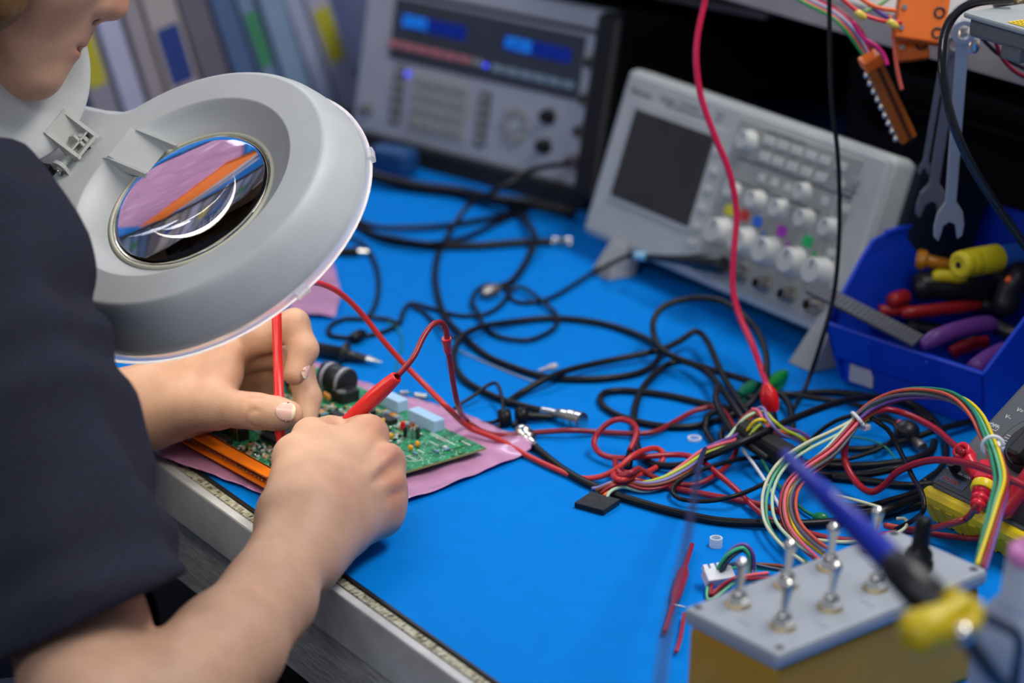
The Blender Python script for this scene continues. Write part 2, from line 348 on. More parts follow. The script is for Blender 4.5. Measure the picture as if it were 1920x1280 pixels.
# instrument standing on the generator, almost out of the frame
b = thing('stacked_instrument', 'black instrument with a pale front strip lying on top of the signal generator', 'instrument', (-.72,.66,.93), rz=_a)
MB().box((.19,.08,.024),(.34,.17,.045),.004).build('case', M_dark, b)
MB().box((.275,-.0075,.004),(.15,.006,.006),.0015).build('front_strip', plast('pale_strip',(.22,.21,.24),.35), b, label='pale strip along the front edge')
# dark case behind the oscilloscope
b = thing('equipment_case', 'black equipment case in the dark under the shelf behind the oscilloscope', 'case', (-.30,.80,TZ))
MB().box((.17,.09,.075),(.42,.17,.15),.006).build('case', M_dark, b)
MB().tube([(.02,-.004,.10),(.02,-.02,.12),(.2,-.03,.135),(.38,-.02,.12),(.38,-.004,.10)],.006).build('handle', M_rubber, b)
# ------------------------------------------------------------------ magnifier lamp
M_lamp = mat('lamp_shell', (.53,.545,.535), .42, bump=.12, bscale=1400, var=.05, vscale=40)
M_lampd = mat('lamp_inside', (.55,.55,.50), .5)
M_clear = mat('clear_rim', (.97,.97,.98), .45, trans=.75, ior=1.08, coat=.3)
M_glass = mat('lens_glass', (1,1,1), .0, trans=1., ior=1.5)
for l in list(M_glass.node_tree.links):
    if l.to_socket.name == 'Base Color': M_glass.node_tree.links.remove(l)
M_glass.node_tree.nodes['Principled BSDF'].inputs['Base Color'].default_value = (1,1,1,1)
M_tube = mat('fluorescent_tube', (.9,.9,.85), .4, emit=(1,.93,.80), estr=11.)
LC = D(358.9,374.9,1.55); LN = unit((.131,-.560,.818)); LY = unit((-.962,-.272,-.032)); LY = unit(LY-LN*np.dot(LY,LN)); LX = np.cross(LY,LN)
LR = cols(LX, LY, LN)
lamp = thing('magnifier_lamp', 'grey round magnifier lamp with an oval glass lens and open lid above the hands', 'lamp', LC, R=LR)
NS = 96
def lobe(R, w, end, k=.02):
    out = []
    for i in range(NS):
        a = 2*PI*i/NS; x, y = math.sin(a), math.cos(a)       # a measured from local +y (the neck)
        if y > .05: rn = min(w/max(1e-4,abs(x)), end/y)
        else: rn = 0
        h = max(k-abs(R-rn),0)/k; r = max(R,rn)+h*h*k*.25
        out.append((x*r, y*r))
    return out
def rings(rs, closed=False, smooth=True, name=None):
    b = MB(); vs = []; fs = []
    for pts, z in rs: vs += [(p[0],p[1],z) for p in pts]
    L = len(rs)
    for i in range(L if closed else L-1):
        for k in range(NS): j = (k+1)%NS; i2 = (i+1)%L; fs.append((i*NS+k,i*NS+j,i2*NS+j,i2*NS+k))
    return b.add(vs, fs, smooth)
def circ(r, cx=0, cy=0): return [(cx+r*math.sin(2*PI*i/NS), cy+r*math.cos(2*PI*i/NS)) for i in range(NS)]
E_ = .235
sh = [(lobe(.1140,.056,E_),-.018),(lobe(.1132,.0555,E_),-.0120),(lobe(.1105,.054,E_-.001),-.0030),(lobe(.1065,.050,E_-.003),.0060),(lobe(.1030,.046,E_-.006),.0115),(lobe(.1004,.043,E_-.008),.0142),(lobe(.0990,.0415,E_-.010),.0150),
      (lobe(.0975,.040,E_-.012),.0150),(circ(.0772),.0150),(circ(.0756),.0143),(circ(.0735,0,-.0005),.0110),(circ(.0690,0,-.001),.0055),(circ(.0625,0,-.001),.0010),(circ(.0575),.0000),
      (circ(.0575),-.0035),(circ(.060),-.0045),(circ(.072),-.005),(circ(.1085),-.0065),(circ(.1115),-.018)]
# the underside closes outside the reflector circle
sh[-1] = (lobe(.1115,.053,E_-.003),-.018); sh[-2] = (lobe(.1095,.051,E_-.005),-.0065)
body = rings(sh, True).build('lamp_head', M_lamp, lamp)
mod = body.modifiers.new('w','WEIGHTED_NORMAL')
b = MB(); prof = [(lobe(.1148,.0565,E_+.001),-.0172),(lobe(.1172,.0585,E_+.003),-.0185),(lobe(.1174,.0588,E_+.003),-.0215),(lobe(.1120,.0535,E_-.002),-.0225),(lobe(.1115,.053,E_-.002),-.0178)]
rings(prof, True).build('rim', M_clear, lamp, label='bright clear plastic rim')
for a in (2.42, 3.43):
    c, s = math.cos(a), math.sin(a); MB().box((s*.1178,c*.1178,-.0190),(.010,.0042,.0062),.001,rot=cols((c,-s,0),(s,c,0),(0,0,1))).build('rim_clip', M_clear, lamp)
ring = []
for k in range(49): a = 2*PI*k/48; ring.append((.092*math.cos(a),.092*math.sin(a),-.0150))
MB().tube(ring, .0058, 10, raw=True).build('circular_tube', M_tube, lamp, label='lit circular fluorescent tube')
# bezel and lens
rings([(circ(.0590),-.0005),(circ(.0588),.0012),(circ(.0570),.0018),(circ(.0562),.0008),(circ(.0562),-.004),(circ(.059),-.004)], True).build('lens_ring', mat('cream_ring',(.62,.60,.46),.4), lamp, label='cream ring around the lens')
b = MB(); vs = []; fs = []; prof = []
for i in range(15): r = .0560*i/14; prof.append((r,.0058*(1-(r/.056)**2)+.0012))
for i in range(14,-1,-1): r = .0560*i/14; prof.append((r,-.0058*(1-(r/.056)**2)-.0012))
for r, z in prof: vs += [(r*math.cos(2*PI*k/64), r*math.sin(2*PI*k/64), z) for k in range(64)]
for i in range(len(prof)-1):
    for k in range(64): j = (k+1)%64; fs.append((i*64+k,i*64+j,(i+1)*64+j,(i+1)*64+k))
b.add(vs, fs, True); ln = b.build('lens', M_glass, lamp, label='thick glass magnifying lens')
bm = bmesh.new(); bm.from_mesh(ln.data); bmesh.ops.remove_doubles(bm, verts=bm.verts, dist=1e-6); bmesh.ops.recalc_face_normals(bm, faces=bm.faces); bm.to_mesh(ln.data); bm.free()
# two triangular ribs in the slope below the hinge
for x0 in (.0065, .0335):
    y1, y2 = (.079,.042) if x0 < .02 else (.074,.036)
    b = MB(); t = .0009
    o = [(y1,.0153),(y1-.006,.0162),(y2,.0085),(y2+.004,.0035),(y1-.014,.004)]
    vs = [(x0-t,y,z) for y, z in o]+[(x0+t,y,z) for y, z in o]; n = len(o)
    b.add(vs, [tuple(range(n)), tuple(range(2*n-1,n-1,-1))]+[(i,n+i,n+(i+1)%n,(i+1)%n) for i in range(n)]); b.build('rib', M_lamp, lamp, label='small triangular moulded rib')
MB().box((.020,.060,.0105),(.026,.030,.001),rot=cols((1,0,0),(0,.9,.43),(0,-.43,.9))).build('catch_plate', M_lamp, lamp)
# lid, hinged open
al = math.radians(69); v = np.array((0,math.cos(al),math.sin(al))); Hh = np.array((.008,.104,.0185)); Nn = np.cross((1,0,0), v)
b = MB(); c = Hh+v*.0745; Rl = cols((1,0,0), v, Nn)
A = np.eye(4); A[:3,:3] = Rl; A[:3,3] = c; b.frame(A)
b.lathe((0,0,-.0022),(0,0,1),[(0,.0650),(.0010,.0664),(.0030,.0664),(.0042,.0652),(.0046,.0600)],96)
lid = b.build('lid', M_lamp, lamp, label='round lens lid standing open')
# hinge bracket on the lid and pivot on the head
b = MB().frame(A)
b.add([(-.011,-.050,.0024),(-.011,-.078,.0024),(-.011,-.078,.0135),(-.0085,-.050,.0024),(-.0085,-.078,.0024),(-.0085,-.078,.0135)],[(0,2,1),(3,4,5),(0,3,5,2),(0,1,4,3),(1,2,5,4)])
b.add([(.011,-.050,.0024),(.011,-.078,.0024),(.011,-.078,.0135),(.0085,-.050,.0024),(.0085,-.078,.0024),(.0085,-.078,.0135)],[(0,2,1),(3,4,5),(0,3,5,2),(0,1,4,3),(1,2,5,4)])
b.box((0,-.0765,.0070),(.022,.002,.012)); b.box((0,-.064,.0030),(.022,.026,.0014)); b.box((0,-.071,.006),(.017,.0012,.008)); b.box((0,-.0715,.006),(.002,.012,.008))
b.build('lid_bracket', mat('bracket_plastic',(.47,.48,.44),.5), lamp)
b = MB()
for x0 in (-.0125,.0125):
    b.lathe((x0-.0013,.101,.0195),(1,0,0),[(0,.0062),(.0026,.0062)],20,False); b.box((x0,.101,.0160),(.0026,.0124,.006))
b.cyl((-.015,.101,.0195),(.015,.101,.0195),.0022); b.mi = 1; b.cyl((-.0165,.101,.0195),(-.0160,.101,.0195),.0030)
b.build('hinge_pivot', [mat('bracket_plastic',(.47,.48,.44),.5), M_metal], lamp)
MB().box((-.022,.120,.019),(.018,.026,.010),.002).build('stop_block', M_black, lamp, label='black block beside the hinge')
# support yoke and arm leading away to a clamp at the far left
def tolam(p): A = np.array(WM(lamp).inverted()); return A[:3,:3]@np.array(p,float)+A[:3,3]
b = MB().box((-.020,.225,.0),(.060,.05,.022),.004); b.build('yoke', M_grey, lamp)
b = MB().lathe((-.058,.165,.004),(1,0,0),[(0,.010),(.004,.0125),(.018,.0125),(.020,.010)],20); b.build('knob', M_black, lamp, label='black tightening knob')
j0 = LC+LY*.25; j1 = np.array((-.62,-.02,1.02)); j2 = np.array((-.76,.10,.80))
for dz in (-.012,.012): MB().cyl(tolam(j0+(0,0,dz)), tolam(j1+(0,0,dz)), .006).build('arm_tube', M_grey, lamp)
for dx in (-.012,.012): MB().cyl(tolam(j1+(dx,0,0)), tolam(j2+(dx,0,0)), .006).build('arm_tube', M_grey, lamp)
MB().sphere(tolam(j1), .022).build('arm_joint', M_grey, lamp)
MB().cyl(tolam((-.76,.10,TZ)), tolam((-.76,.10,.81)), .022, .016).build('base', M_grey, lamp)
# ------------------------------------------------------------------ the person: one continuous skin grown from a distance field
def smin(a, b, k):
    h = np.maximum(k-np.abs(a-b),0)/k; return np.minimum(a,b)-h*h*k*.25
def d_chain(P, pts, k=.004):
    d = None
    if len(pts) == 1: return np.linalg.norm(P-pts[0][0],axis=1)-pts[0][1]
    for (a,ra),(b,rb) in zip(pts[:-1],pts[1:]):
        ba = b-a; L = max(1e-9,float(ba@ba)); t = np.clip((P-a)@ba/L,0,1)
        x = np.linalg.norm(P-a-t[:,None]*ba,axis=1)-(ra+t*(rb-ra)); d = x if d is None else smin(d,x,k)
    return d
def d_ell(P, c, R, rad):
    q = (P-c)@R; rad = np.array(rad); k0 = np.linalg.norm(q/rad,axis=1); k1 = np.linalg.norm(q/rad**2,axis=1)
    return k0*(k0-1)/np.maximum(k1,1e-6)
class Field:
    def __init__(s): s.it = []
    def chain(s, pts, k=.01, ki=.006, root=None, kr=None, op='+'):
        pts = [(np.array(p,float),r) for p, r in pts]; A = np.array([p for p,_ in pts]); c = (A.max(0)+A.min(0))/2
        R = max(np.linalg.norm(p-c)+r for p, r in pts)
        s.it.append((lambda P: d_chain(P,pts,ki), k, c, R, op, root, kr)); return s
    def ell(s, c, R, rad, k=.01, op='+'):
        c = np.array(c,float); R = np.array(R,float); s.it.append((lambda P: d_ell(P,c,R,rad), k, c, max(rad), op, None, None)); return s
    def plane(s, c, n, k=.002):
        c = np.array(c,float); n = np.array(n,float); s.it.append((lambda P: (P-c)@n, k, c, 9, '&', None, None)); return s
    def disp(s, f, c, R): s.it.append((f, 0, np.array(c,float), R, 'd', None, None)); return s
    def ev(s, P, c=None, rad=None):
        d = np.full(len(P), 1.)
        for f, k, ic, iR, op, root, kr in s.it:
            if c is not None and op in '+-d' and np.linalg.norm(ic-c)-iR > rad+.05: continue
            if op == 'd': d = d+f(P); continue
            x = f(P)
            if root is not None: w = np.exp(-(np.linalg.norm(P-root,axis=1)/.013)**2); kk = k+(kr-k)*w
            else: kk = k
            if op == '+': d = smin(d,x,kk)
            elif op == '-': d = -smin(-d,x,kk)
            elif op == '&': d = -smin(-d,-x,kk)
        return d
def nets(F, lo, hi, h, B=8):
    lo = np.array(lo,float); hi = np.array(hi,float); nb = np.ceil((hi-lo)/(h*B)).astype(int); hb = h*B; half = hb*math.sqrt(3)/2
    g = np.stack(np.meshgrid(*[np.arange(n) for n in nb],indexing='ij'),-1).reshape(-1,3)
    # coarse pass in superblocks
    S = 4; sb = np.unique(g//S,axis=0); keep = []
    for q in sb:
        c = lo+(q*S+S/2)*hb; R = half*S; m = g[(g[:,0]//S==q[0])&(g[:,1]//S==q[1])&(g[:,2]//S==q[2])] if False else None
        d = F.ev(c[None],c,R)[0]
        if abs(d) < R*1.25+.01: keep.append(q)
    off = np.stack(np.meshgrid(*[np.arange(S)]*3,indexing='ij'),-1).reshape(-1,3); blocks = []
    for q in keep:
        bl = q*S+off; c = lo+(bl+.5)*hb; cc = lo+(q*S+S/2)*hb; d = F.ev(c,cc,half*S)
        blocks.append(bl[np.abs(d) < half*1.2+.004])
    blocks = np.concatenate(blocks) if blocks else np.zeros((0,3),int)
    r = np.arange(B+1); lc = np.stack(np.meshgrid(r,r,r,indexing='ij'),-1)
    NY, NZ = int(nb[1]*B+2), int(nb[2]*B+2)
    def key(I): return (I[...,0].astype(np.int64)*NY+I[...,1])*NZ+I[...,2]
    cells = []; pos = []; edges = [[],[],[]]; esg = [[],[],[]]
    corners = [(i,j,k) for i in (0,1) for j in (0,1) for k in (0,1)]
    ce = [(a,b) for a in range(8) for b in range(a+1,8) if sum(abs(np.array(corners[a])-np.array(corners[b]))) == 1]
    for bl in blocks:
        I = lc+bl*B; P = lo+I*h; v = F.ev(P.reshape(-1,3), lo+(bl+.5)*hb, half).reshape(B+1,B+1,B+1)
        s = v < 0
        if s.all() or not s.any(): continue
        cv = np.stack([v[i:B+i,j:B+j,k:B+k] for i,j,k in corners],-1); cs = cv < 0; act = cs.any(-1)&~cs.all(-1)
        A = np.argwhere(act)
        if len(A) == 0: continue
        vv = cv[act]; acc = np.zeros((len(A),3)); n = np.zeros(len(A))
        for a, b in ce:
            x = (vv[:,a] < 0) != (vv[:,b] < 0); t = np.where(x, vv[:,a]/np.where(x, vv[:,a]-vv[:,b], 1), 0)
            p = np.array(corners[a])+t[:,None]*(np.array(corners[b])-np.array(corners[a])); acc += p*x[:,None]; n += x
        cells.append(key(A+bl*B)); pos.append(lo+(A+bl*B+acc/n[:,None])*h)
        for ax in range(3):
            sl0 = [slice(0,B)]*3; sl1 = [slice(0,B)]*3; sl1[ax] = slice(1,B+1)
            e = s[tuple(sl0)] != s[tuple(sl1)]; Ei = np.argwhere(e)
            edges[ax].append(Ei+bl*B); esg[ax].append(s[tuple(sl0)][e])
    ck = np.concatenate(cells); ps = np.concatenate(pos); o = np.argsort(ck); ck = ck[o]; ps = ps[o]; faces = []
    for ax in range(3):
        E = np.concatenate(edges[ax]); sg = np.concatenate(esg[ax]); a1, a2 = [(1,2),(2,0),(0,1)][ax]
        ok = (E[:,a1] > 0)&(E[:,a2] > 0); E = E[ok]; sg = sg[ok]; q = []
        for d1, d2 in ((0,0),(1,0),(1,1),(0,1)):
            J = E.copy(); J[:,a1] -= d1; J[:,a2] -= d2; kk = key(J); ix = np.searchsorted(ck,kk); ix = np.clip(ix,0,len(ck)-1); q.append(np.where(ck[ix]==kk,ix,-1))
        q = np.stack(q,1); good = (q >= 0).all(1); q = q[good]; sg = sg[good]; q[~sg] = q[~sg][:,::-1]; faces.append(q)
    return ps, np.concatenate(faces)
def netobj(name, F, lo, hi, h, m, parent=None, smooth=1, color=None):
    v, f = nets(F, lo, hi, h); me = bpy.data.meshes.new(name)
    for it in range(smooth):                                    # light Laplacian smoothing
        acc = np.zeros_like(v); n = np.zeros(len(v))
        for a, b in ((0,1),(1,2),(2,3),(3,0)):
            np.add.at(acc, f[:,a], v[f[:,b]]); np.add.at(n, f[:,a], 1); np.add.at(acc, f[:,b], v[f[:,a]]); np.add.at(n, f[:,b], 1)
        v = v*.5+.5*acc/np.maximum(n,1)[:,None]
    if color is not None: cl = color(v)
    if parent is not None: A = np.array(WM(parent).inverted()); v = v@A[:3,:3].T+A[:3,3]
    me.vertices.add(len(v)); me.vertices.foreach_set('co', v.astype(np.float32).ravel())
    me.loops.add(len(f)*4); me.loops.foreach_set('vertex_index', f.astype(np.int32).ravel())
    me.polygons.add(len(f)); me.polygons.foreach_set('loop_start', np.arange(len(f),dtype=np.int32)*4)
    me.polygons.foreach_set('use_smooth', np.ones(len(f),bool)); me.update(calc_edges=True); me.validate()
    if color is not None:
        at = me.color_attributes.new('tint','FLOAT_COLOR','POINT'); at.data.foreach_set('color', np.concatenate([cl,np.ones((len(cl),1))],1).astype(np.float32).ravel())
    me.materials.append(m); o = bpy.data.objects.new(name, me); COL.objects.link(o); o.parent = parent; return o
# skin material: the tint attribute carries the person's own colouring (lips, knuckles, palm)
M_skin = mat('skin', (.575,.335,.222), .5, bump=.18, bscale=700, var=.10, vscale=55, sss=.12, spec=.35)
nt = M_skin.node_tree; bs = nt.nodes['Principled BSDF']; src = bs.inputs['Base Color'].links[0].from_socket
at = nt.nodes.new('ShaderNodeAttribute'); at.attribute_name = 'tint'; mx = nt.nodes.new('ShaderNodeMix'); mx.data_type = 'RGBA'; mx.blend_type = 'MULTIPLY'; mx.inputs[0].default_value = 1
nt.links.new(src, mx.inputs[6]); nt.links.new(at.outputs['Color'], mx.inputs[7]); nt.links.new(mx.outputs[2], bs.inputs['Base Color'])
# ---- joints
hd = lambda x, y, h: W(x, y, h)
# right arm (nearest)
Rs = D(-75,480,1.40); Re = D(165,1352,1.285); Rw = W(563,1010,.034)
R_i, R_m, R_r, R_p = W(693,812,.062), W(727,862,.054), W(729,914,.041), W(720,962,.026)
F = Field()
F.chain([(Rs,.048),(D(35,800,1.375),.043),(D(152,1190,1.352),.0385),(Re,.036)], .03)
F.chain([(Re,.034),(D(312,1322,1.32),.0362),(D(424,1216,1.37),.0318),(D(503,1120,1.42),.0272),(Rw+(-.0,-.004,0),.0240)], .008, .010)
dn = unit((.66,.02,.75))                                           # back of the right hand faces this way
F.chain([(Rw+(R_i-Rw)*.02+(-.012,0,.006),.0175),(Rw+(R_i-Rw)*.45,.0155),(R_i-dn*.003,.0125)], .018)
F.chain([(Rw+(.004,0,0),.0190),(Rw+(R_m-Rw)*.5-dn*.002,.0155),(R_m-dn*.003,.0120)], .014)
F.chain([(Rw+(.010,0,-.004),.0185),(Rw+(R_r-Rw)*.5-dn*.003,.0150),(R_r-dn*.003,.0112)], .014)
F.chain([(Rw+(.012,.0,-.010),.0165),(Rw+(R_p-Rw)*.5-dn*.001+(0.003,0,-.002),.0145),(R_p-dn*.003,.0112)], .014)
pc = (Rw+R_m+R_r+R_p)/4-dn*.020; pc[2] = max(pc[2],TZ+.022)
F.chain([(pc+(-.004,-.02,.0),.018),(pc+(-.004,.012,.002),.018)], .02)
pin = D(642,803,1.592)                                              # where thumb and index pinch the probe
cur = unit((-.62,.52,-.30))
def finger(F, m, l, ds, r, kr=.012, ki=.003):
    P = [(m,r)]; p = m
    for L, d, rr in zip(l, ds, (r*.97,r*.88,r*.74)): p = p+unit(d)*L; P.append((p,rr))
    F.chain(P, .0022, ki, root=m, kr=kr); return [q for q,_ in P]
# index goes over to the probe
FW = CM[:,2]; LF = -CM[:,0]; ip = R_i+unit(FW*.95+LF*.15-CM[:,1]*.0)*.030
F.chain([(R_i-dn*.002,.0115),(ip,.0105),(ip+(pin-ip)*.55+(0,.006,.002),.0095),(pin+(.004,.004,-.010),.0075)], .003, .004, root=R_i, kr=.014)
finger(F, R_m-dn*.003, (.036,.024,.018), (FW+LF*.10-(0,0,.05),LF*.9+FW*.1,LF*.4-FW*.8), .0108)
finger(F, R_r-dn*.003, (.033,.024,.018), (FW+LF*.15+(0,0,.08),LF*.9+FW*.1+(0,0,.1),LF*.4-FW*.8), .0102)
finger(F, R_p-dn*.003, (.028,.020,.016), (FW+LF*.20+(0,0,.28),LF*.9+FW*.1+(0,0,.1),LF*.4-FW*.6), .0095)
# thumb along the upper left of the fist
T0, T1, T2, T3 = D(545,950,1.475), D(556,858,1.525), D(583,818,1.562), pin+(-.006,-.006,.0)
F.chain([(T0,.0180),(T1,.0138),(T2,.0108),(T3,.0082)], .012, .008)
F.chain([(T0+(.01,.01,.0),.016),((T1+R_i)/2-dn*.006,.0135)], .018)           # web between thumb and index
# left arm and hand
L_e = np.array((-.42,-.20,.80)); L_s = np.array((-.37,-.24,.97)); L_w = W(228,768,.038)
F.chain([(L_s,.048),(L_e,.038)], .03); F.chain([(L_e,.036),((L_e+L_w)/2+(0,-.005,.0),.034),(L_w,.0225)], .03, .03)
L_i, L_m, L_r, L_p = W(432,655,.070), np.array((-.140,.064,.812)), np.array((-.147,.072,.794)), np.array((-.150,.074,.776))
F.chain([(L_w+(.003,.0,.008),.0185),(L_w+(L_i-L_w)*.5+(0,0,.002),.0165),(L_i,.0120)], .014)
F.chain([(L_w,.0190),(L_w+(L_m-L_w)*.5,.0155),(L_m,.0118)], .014)
F.chain([(L_w+(0,0,-.006),.0180),(L_w+(L_r-L_w)*.5,.0150),(L_r,.0110)], .014)
F.chain([(L_w+(0.002,0,-.010),.0165),(L_w+(L_p-L_w)*.5,.0140),(L_p,.0105)], .014)
F.chain([(W(300,772,.034),.0200),(W(375,765,.034),.0170)], .02)                 # ball of the thumb
TL = [(W(310,765,.040),.0175),(W(408,763,.048),.0140),(D(452,768,1.614),.0112),(D(484,771,1.610),.0112),(D(518,775,1.605),.0103),(D(543,777,1.600),.0092)]
F.chain([(D(398,752,1.632),.0130),(D(418,704,1.645),.0125),(D(432,664,1.650),.0110)], .014)
F.chain(TL, .012, .006)
F.chain([(L_i,.0115),(D(497,630,1.645),.0106),(D(551,608,1.637),.0104),(D(570,655,1.632),.0096),(D(552,702,1.626),.0076)], .0022, .004, root=L_i, kr=.014)
F.chain([(L_m,.0112),(D(524,662,1.668),.0102),(D(563,696,1.655),.0096),(D(577,745,1.645),.0092),(D(573,792,1.636),.0080)], .0022, .004, root=L_m, kr=.012)
F.chain([(L_r,.0106),(W(505,700,.048),.0100),(W(503,735,.034),.0090),(W(462,742,.030),.0080)], .0022, .004, root=L_r, kr=.012)
F.chain([(L_p,.0098),(W(470,715,.038),.0090),(W(455,745,.026),.0080),(W(425,748,.024),.0070)], .0022, .004, root=L_p, kr=.012)
# head, neck and chest
Hf = CM@unit((.820,.573,.05)); Hu = unit(CM@np.array((.573,-.820,-.02))); Hu = unit(Hu-Hf*np.dot(Hu,Hf)); Hr = np.cross(Hf,Hu)
if np.dot(Hr, CM[:,2]) > 0: Hr = -Hr
HO = D(20,-30,1.56); HR = cols(Hf,Hu,Hr)
def hp(f, u, r=0): return HO+HR@np.array((f,u,r))
F.ell(hp(-.040,.085), HR, (.092,.098,.074), .02); F.ell(hp(.004,.045), HR, (.050,.085,.060), .03)
F.chain([(hp(.0435,-.0375,.006),.0150),(hp(-.030,-.012,.050),.0130),(hp(-.045,.030,.058),.0120)], .022, .02)
F.chain([(hp(.0435,-.0375,-.006),.0150),(hp(-.030,-.012,-.050),.0130),(hp(-.045,.030,-.058),.0120)], .022, .02)
F.ell(hp(.020,.004), HR, (.030,.046,.040), .03); F.ell(hp(.0365,-.006), HR, (.0205,.022,.026), .018)
for sg in (1,-1): F.ell(hp(.020,.022,.034*sg), HR, (.026,.028,.022), .02)
F.chain([(hp(.050,.075),.006),(hp(.054,.052),.0068),(hp(.0620,.0270),.0096)], .012)
for sg in (1,-1):
    F.chain([(hp(.0535,.0205,.0110*sg),.0074)], .006); F.chain([(hp(.0555,-.0035,.002*sg),.0042),(hp(.0500,-.0080,.019*sg),.0028)], .005)
    F.chain([(hp(.0550,-.0135,.002*sg),.0050),(hp(.0500,-.0100,.018*sg),.0026)], .005)
    F.chain([(hp(.0570,.0125,.0068*sg),.0030),(hp(.0540,.0190,.0065*sg),.0034)], .003, op='-')
    F.chain([(hp(.047,.062,.030*sg),.010),(hp(.047,.062,.034*sg),.010)], .012, op='-')       # eye sockets
    F.ell(hp(.0385,.062,.0305*sg), HR, (.0125,.0105,.0135), .010)
    F.ell(hp(-.045,.040,.0665*sg), HR@cols((.95,.3,0),(-.3,.95,0),(0,0,1)), (.015,.030,.008), .006); F.ell(hp(-.043,.043,.072*sg), HR, (.008,.017,.005), .004, op='-')
F.chain([(hp(.062,-.0085,-.017),.0011),(hp(.0585,-.0085,0),.0013),(hp(.062,-.0085,.017),.0011)], .003, op='-')
nb_ = np.array((-.215,-.215,1.00))
F.chain([(hp(-.055,.000),.052),(nb_,.056)], .03); F.chain([(nb_+(0,-.01,-.02),.07),(np.array((-.20,-.30,.85)),.115)], .05)
F.chain([(Rs,.05),(nb_+(0,-.01,-.03),.05),(L_s,.05)], .05)
# creases and tendons
def ridge(pts, w, dep):
    pts = [np.array(p,float) for p in pts]; c = sum(pts)/len(pts); R = max(np.linalg.norm(p-c) for p in pts)+.01
    F.disp(lambda P: dep*np.exp(-((d_chain(P,[(p,0.) for p in pts],.001))/w)**2), c, R)
for x0, dx in ((468,-2),(477,0),(485,2),(492,3)):                             # thumb joint
    ridge([D(x0,747,1.603),D(x0+dx-2,770,1.599),D(x0+dx,795,1.603)], .0017, .0014)
for mc, e in ((R_i,0),(R_m,.003),(R_r,.006),(R_p,.008)):
    a = Rw+(mc-Rw)*.35+dn*(.0145); bb = mc+dn*.0095-(mc-Rw)*.08; ridge([a,bb], .0028, -.0013)
for a_, b_, t_ in ((R_i,R_m,.8),(R_m,R_r,.8),(R_r,R_p,.8)):
    c1 = (a_+b_)/2+dn*.009; ridge([c1-((a_+b_)/2-Rw)*.40, c1-((a_+b_)/2-Rw)*.12, c1+((a_+b_)/2-Rw)*.08], .0048, .0030 if a_ is not R_i else .0020)
blush = [(R_i+dn*.01,.013,(.97,.80,.78)),(R_m+dn*.01,.012,(.97,.78,.76)),(R_r+dn*.01,.012,(.97,.78,.76)),(R_p+dn*.01,.012,(.97,.76,.74)),(W(480,770,.052),.012,(.98,.84,.80)),
         (W(553,600,.09),.010,(.99,.86,.82)),(W(415,748,.05),.012,(.98,.85,.82)),(hp(.056,-.009),.013,(.86,.60,.62)),(hp(.062,.030),.016,(.97,.78,.76)),(hp(.025,.015,.04),.03,(.94,.82,.80)),(W(555,778,.046),.010,(.99,.88,.84)),(Rw+(R_m-Rw)*.4+dn*.014,.02,(.94,.88,.90)),
         (W(455,700,.05),.03,(.96,.80,.74)),(W(577,780,.026),.014,(.98,.84,.80))]
def tint(v):
    c = np.ones((len(v),3))
    for p, s, col in blush: w = np.exp(-(np.linalg.norm(v-p,axis=1)/s)**2)[:,None]; c *= 1-w*(1-np.array(col))
    return c
person = thing('person', 'person in a dark blue t-shirt at the bench, a red probe in each hand', 'person', (-.20,-.32,0))
body = netobj('body', F, (-.50,-.42,.735), (.28,.17,1.22), .00140, M_skin, person, 2, tint)
# ---- t-shirt
M_shirt = mat('navy_jersey', (.030,.031,.048), .95, bump=.5, bscale=1500, var=.25, vscale=700, spec=.1)
S = Field(); A_, B_, C_ = D(-75,485,1.40), D(35,790,1.37), D(160,1166,1.335); ax = unit(C_-B_)
S.chain([(A_,.059),(B_,.0555),(C_+ax*.03,.0655)], .03, .03)
S.chain([(nb_+(0,-.02,-.05),.085),(np.array((-.20,-.31,.84)),.15),(np.array((-.20,-.36,.66)),.16)], .06, .06)
S.chain([(A_,.057),(nb_+(0,-.02,-.035),.065),(L_s+(0,-.01,0),.06)], .05, .05); S.chain([(L_s,.06),(L_e+(L_s-L_e)*.25,.054)], .03)
def folds(P):
    t = (P-B_)@ax; q = P-B_; s1 = np.sin(P[:,0]*62+P[:,2]*38+4*np.sin(P[:,1]*21))*.0034; s2 = np.sin(t*55+q[:,0]*90+1.5*np.sin(q[:,2]*60))*.0030
    s3 = np.sin(P[:,0]*150-P[:,2]*60+P[:,1]*80)*.0006; return s1+s2+s3
S.disp(folds, (-.1,-.2,.85), 1.)
S.chain([(C_-ax*.050,.040),(C_+ax*.09,.058)], .003, op='-')
hn = unit(CM@unit((.43,.90,-.03)))
S.plane(C_, hn)
S.chain([(nb_+(0.0,.03,.03),.062),(nb_+(0,-.0,.14),.09)], .004, op='-')
netobj('t_shirt', S, (-.50,-.56,.58), (.22,.02,1.16), .004, M_shirt, person, 2)
# hem seam of the sleeve
# ---- trousers, legs and shoes (below the bench)
M_jean = mat('dark_jeans', (.010,.014,.045), .9, bump=.4, bscale=900, var=.2, vscale=300)
J = Field(); J.chain([(np.array((-.20,-.38,.60)),.15)], .05)
for sx in (-1,1):
    J.chain([(np.array((-.20+sx*.08,-.38,.56)),.095),(np.array((-.20+sx*.12,.00,.54)),.075),(np.array((-.20+sx*.12,.04,.10)),.052)], .04, .02)
netobj('jeans', J, (-.48,-.58,.04), (.08,.16,.80), .008, M_jean, person, 2)
for sx in (-1,1):
    b = MB().tube([(-.20+sx*.12,.00,.045),(-.20+sx*.12,.07,.045),(-.20+sx*.12,.17,.035)], .042, 14, 6, rfun=lambda t: .044-.012*t); b.build('shoe', M_black, person, True)
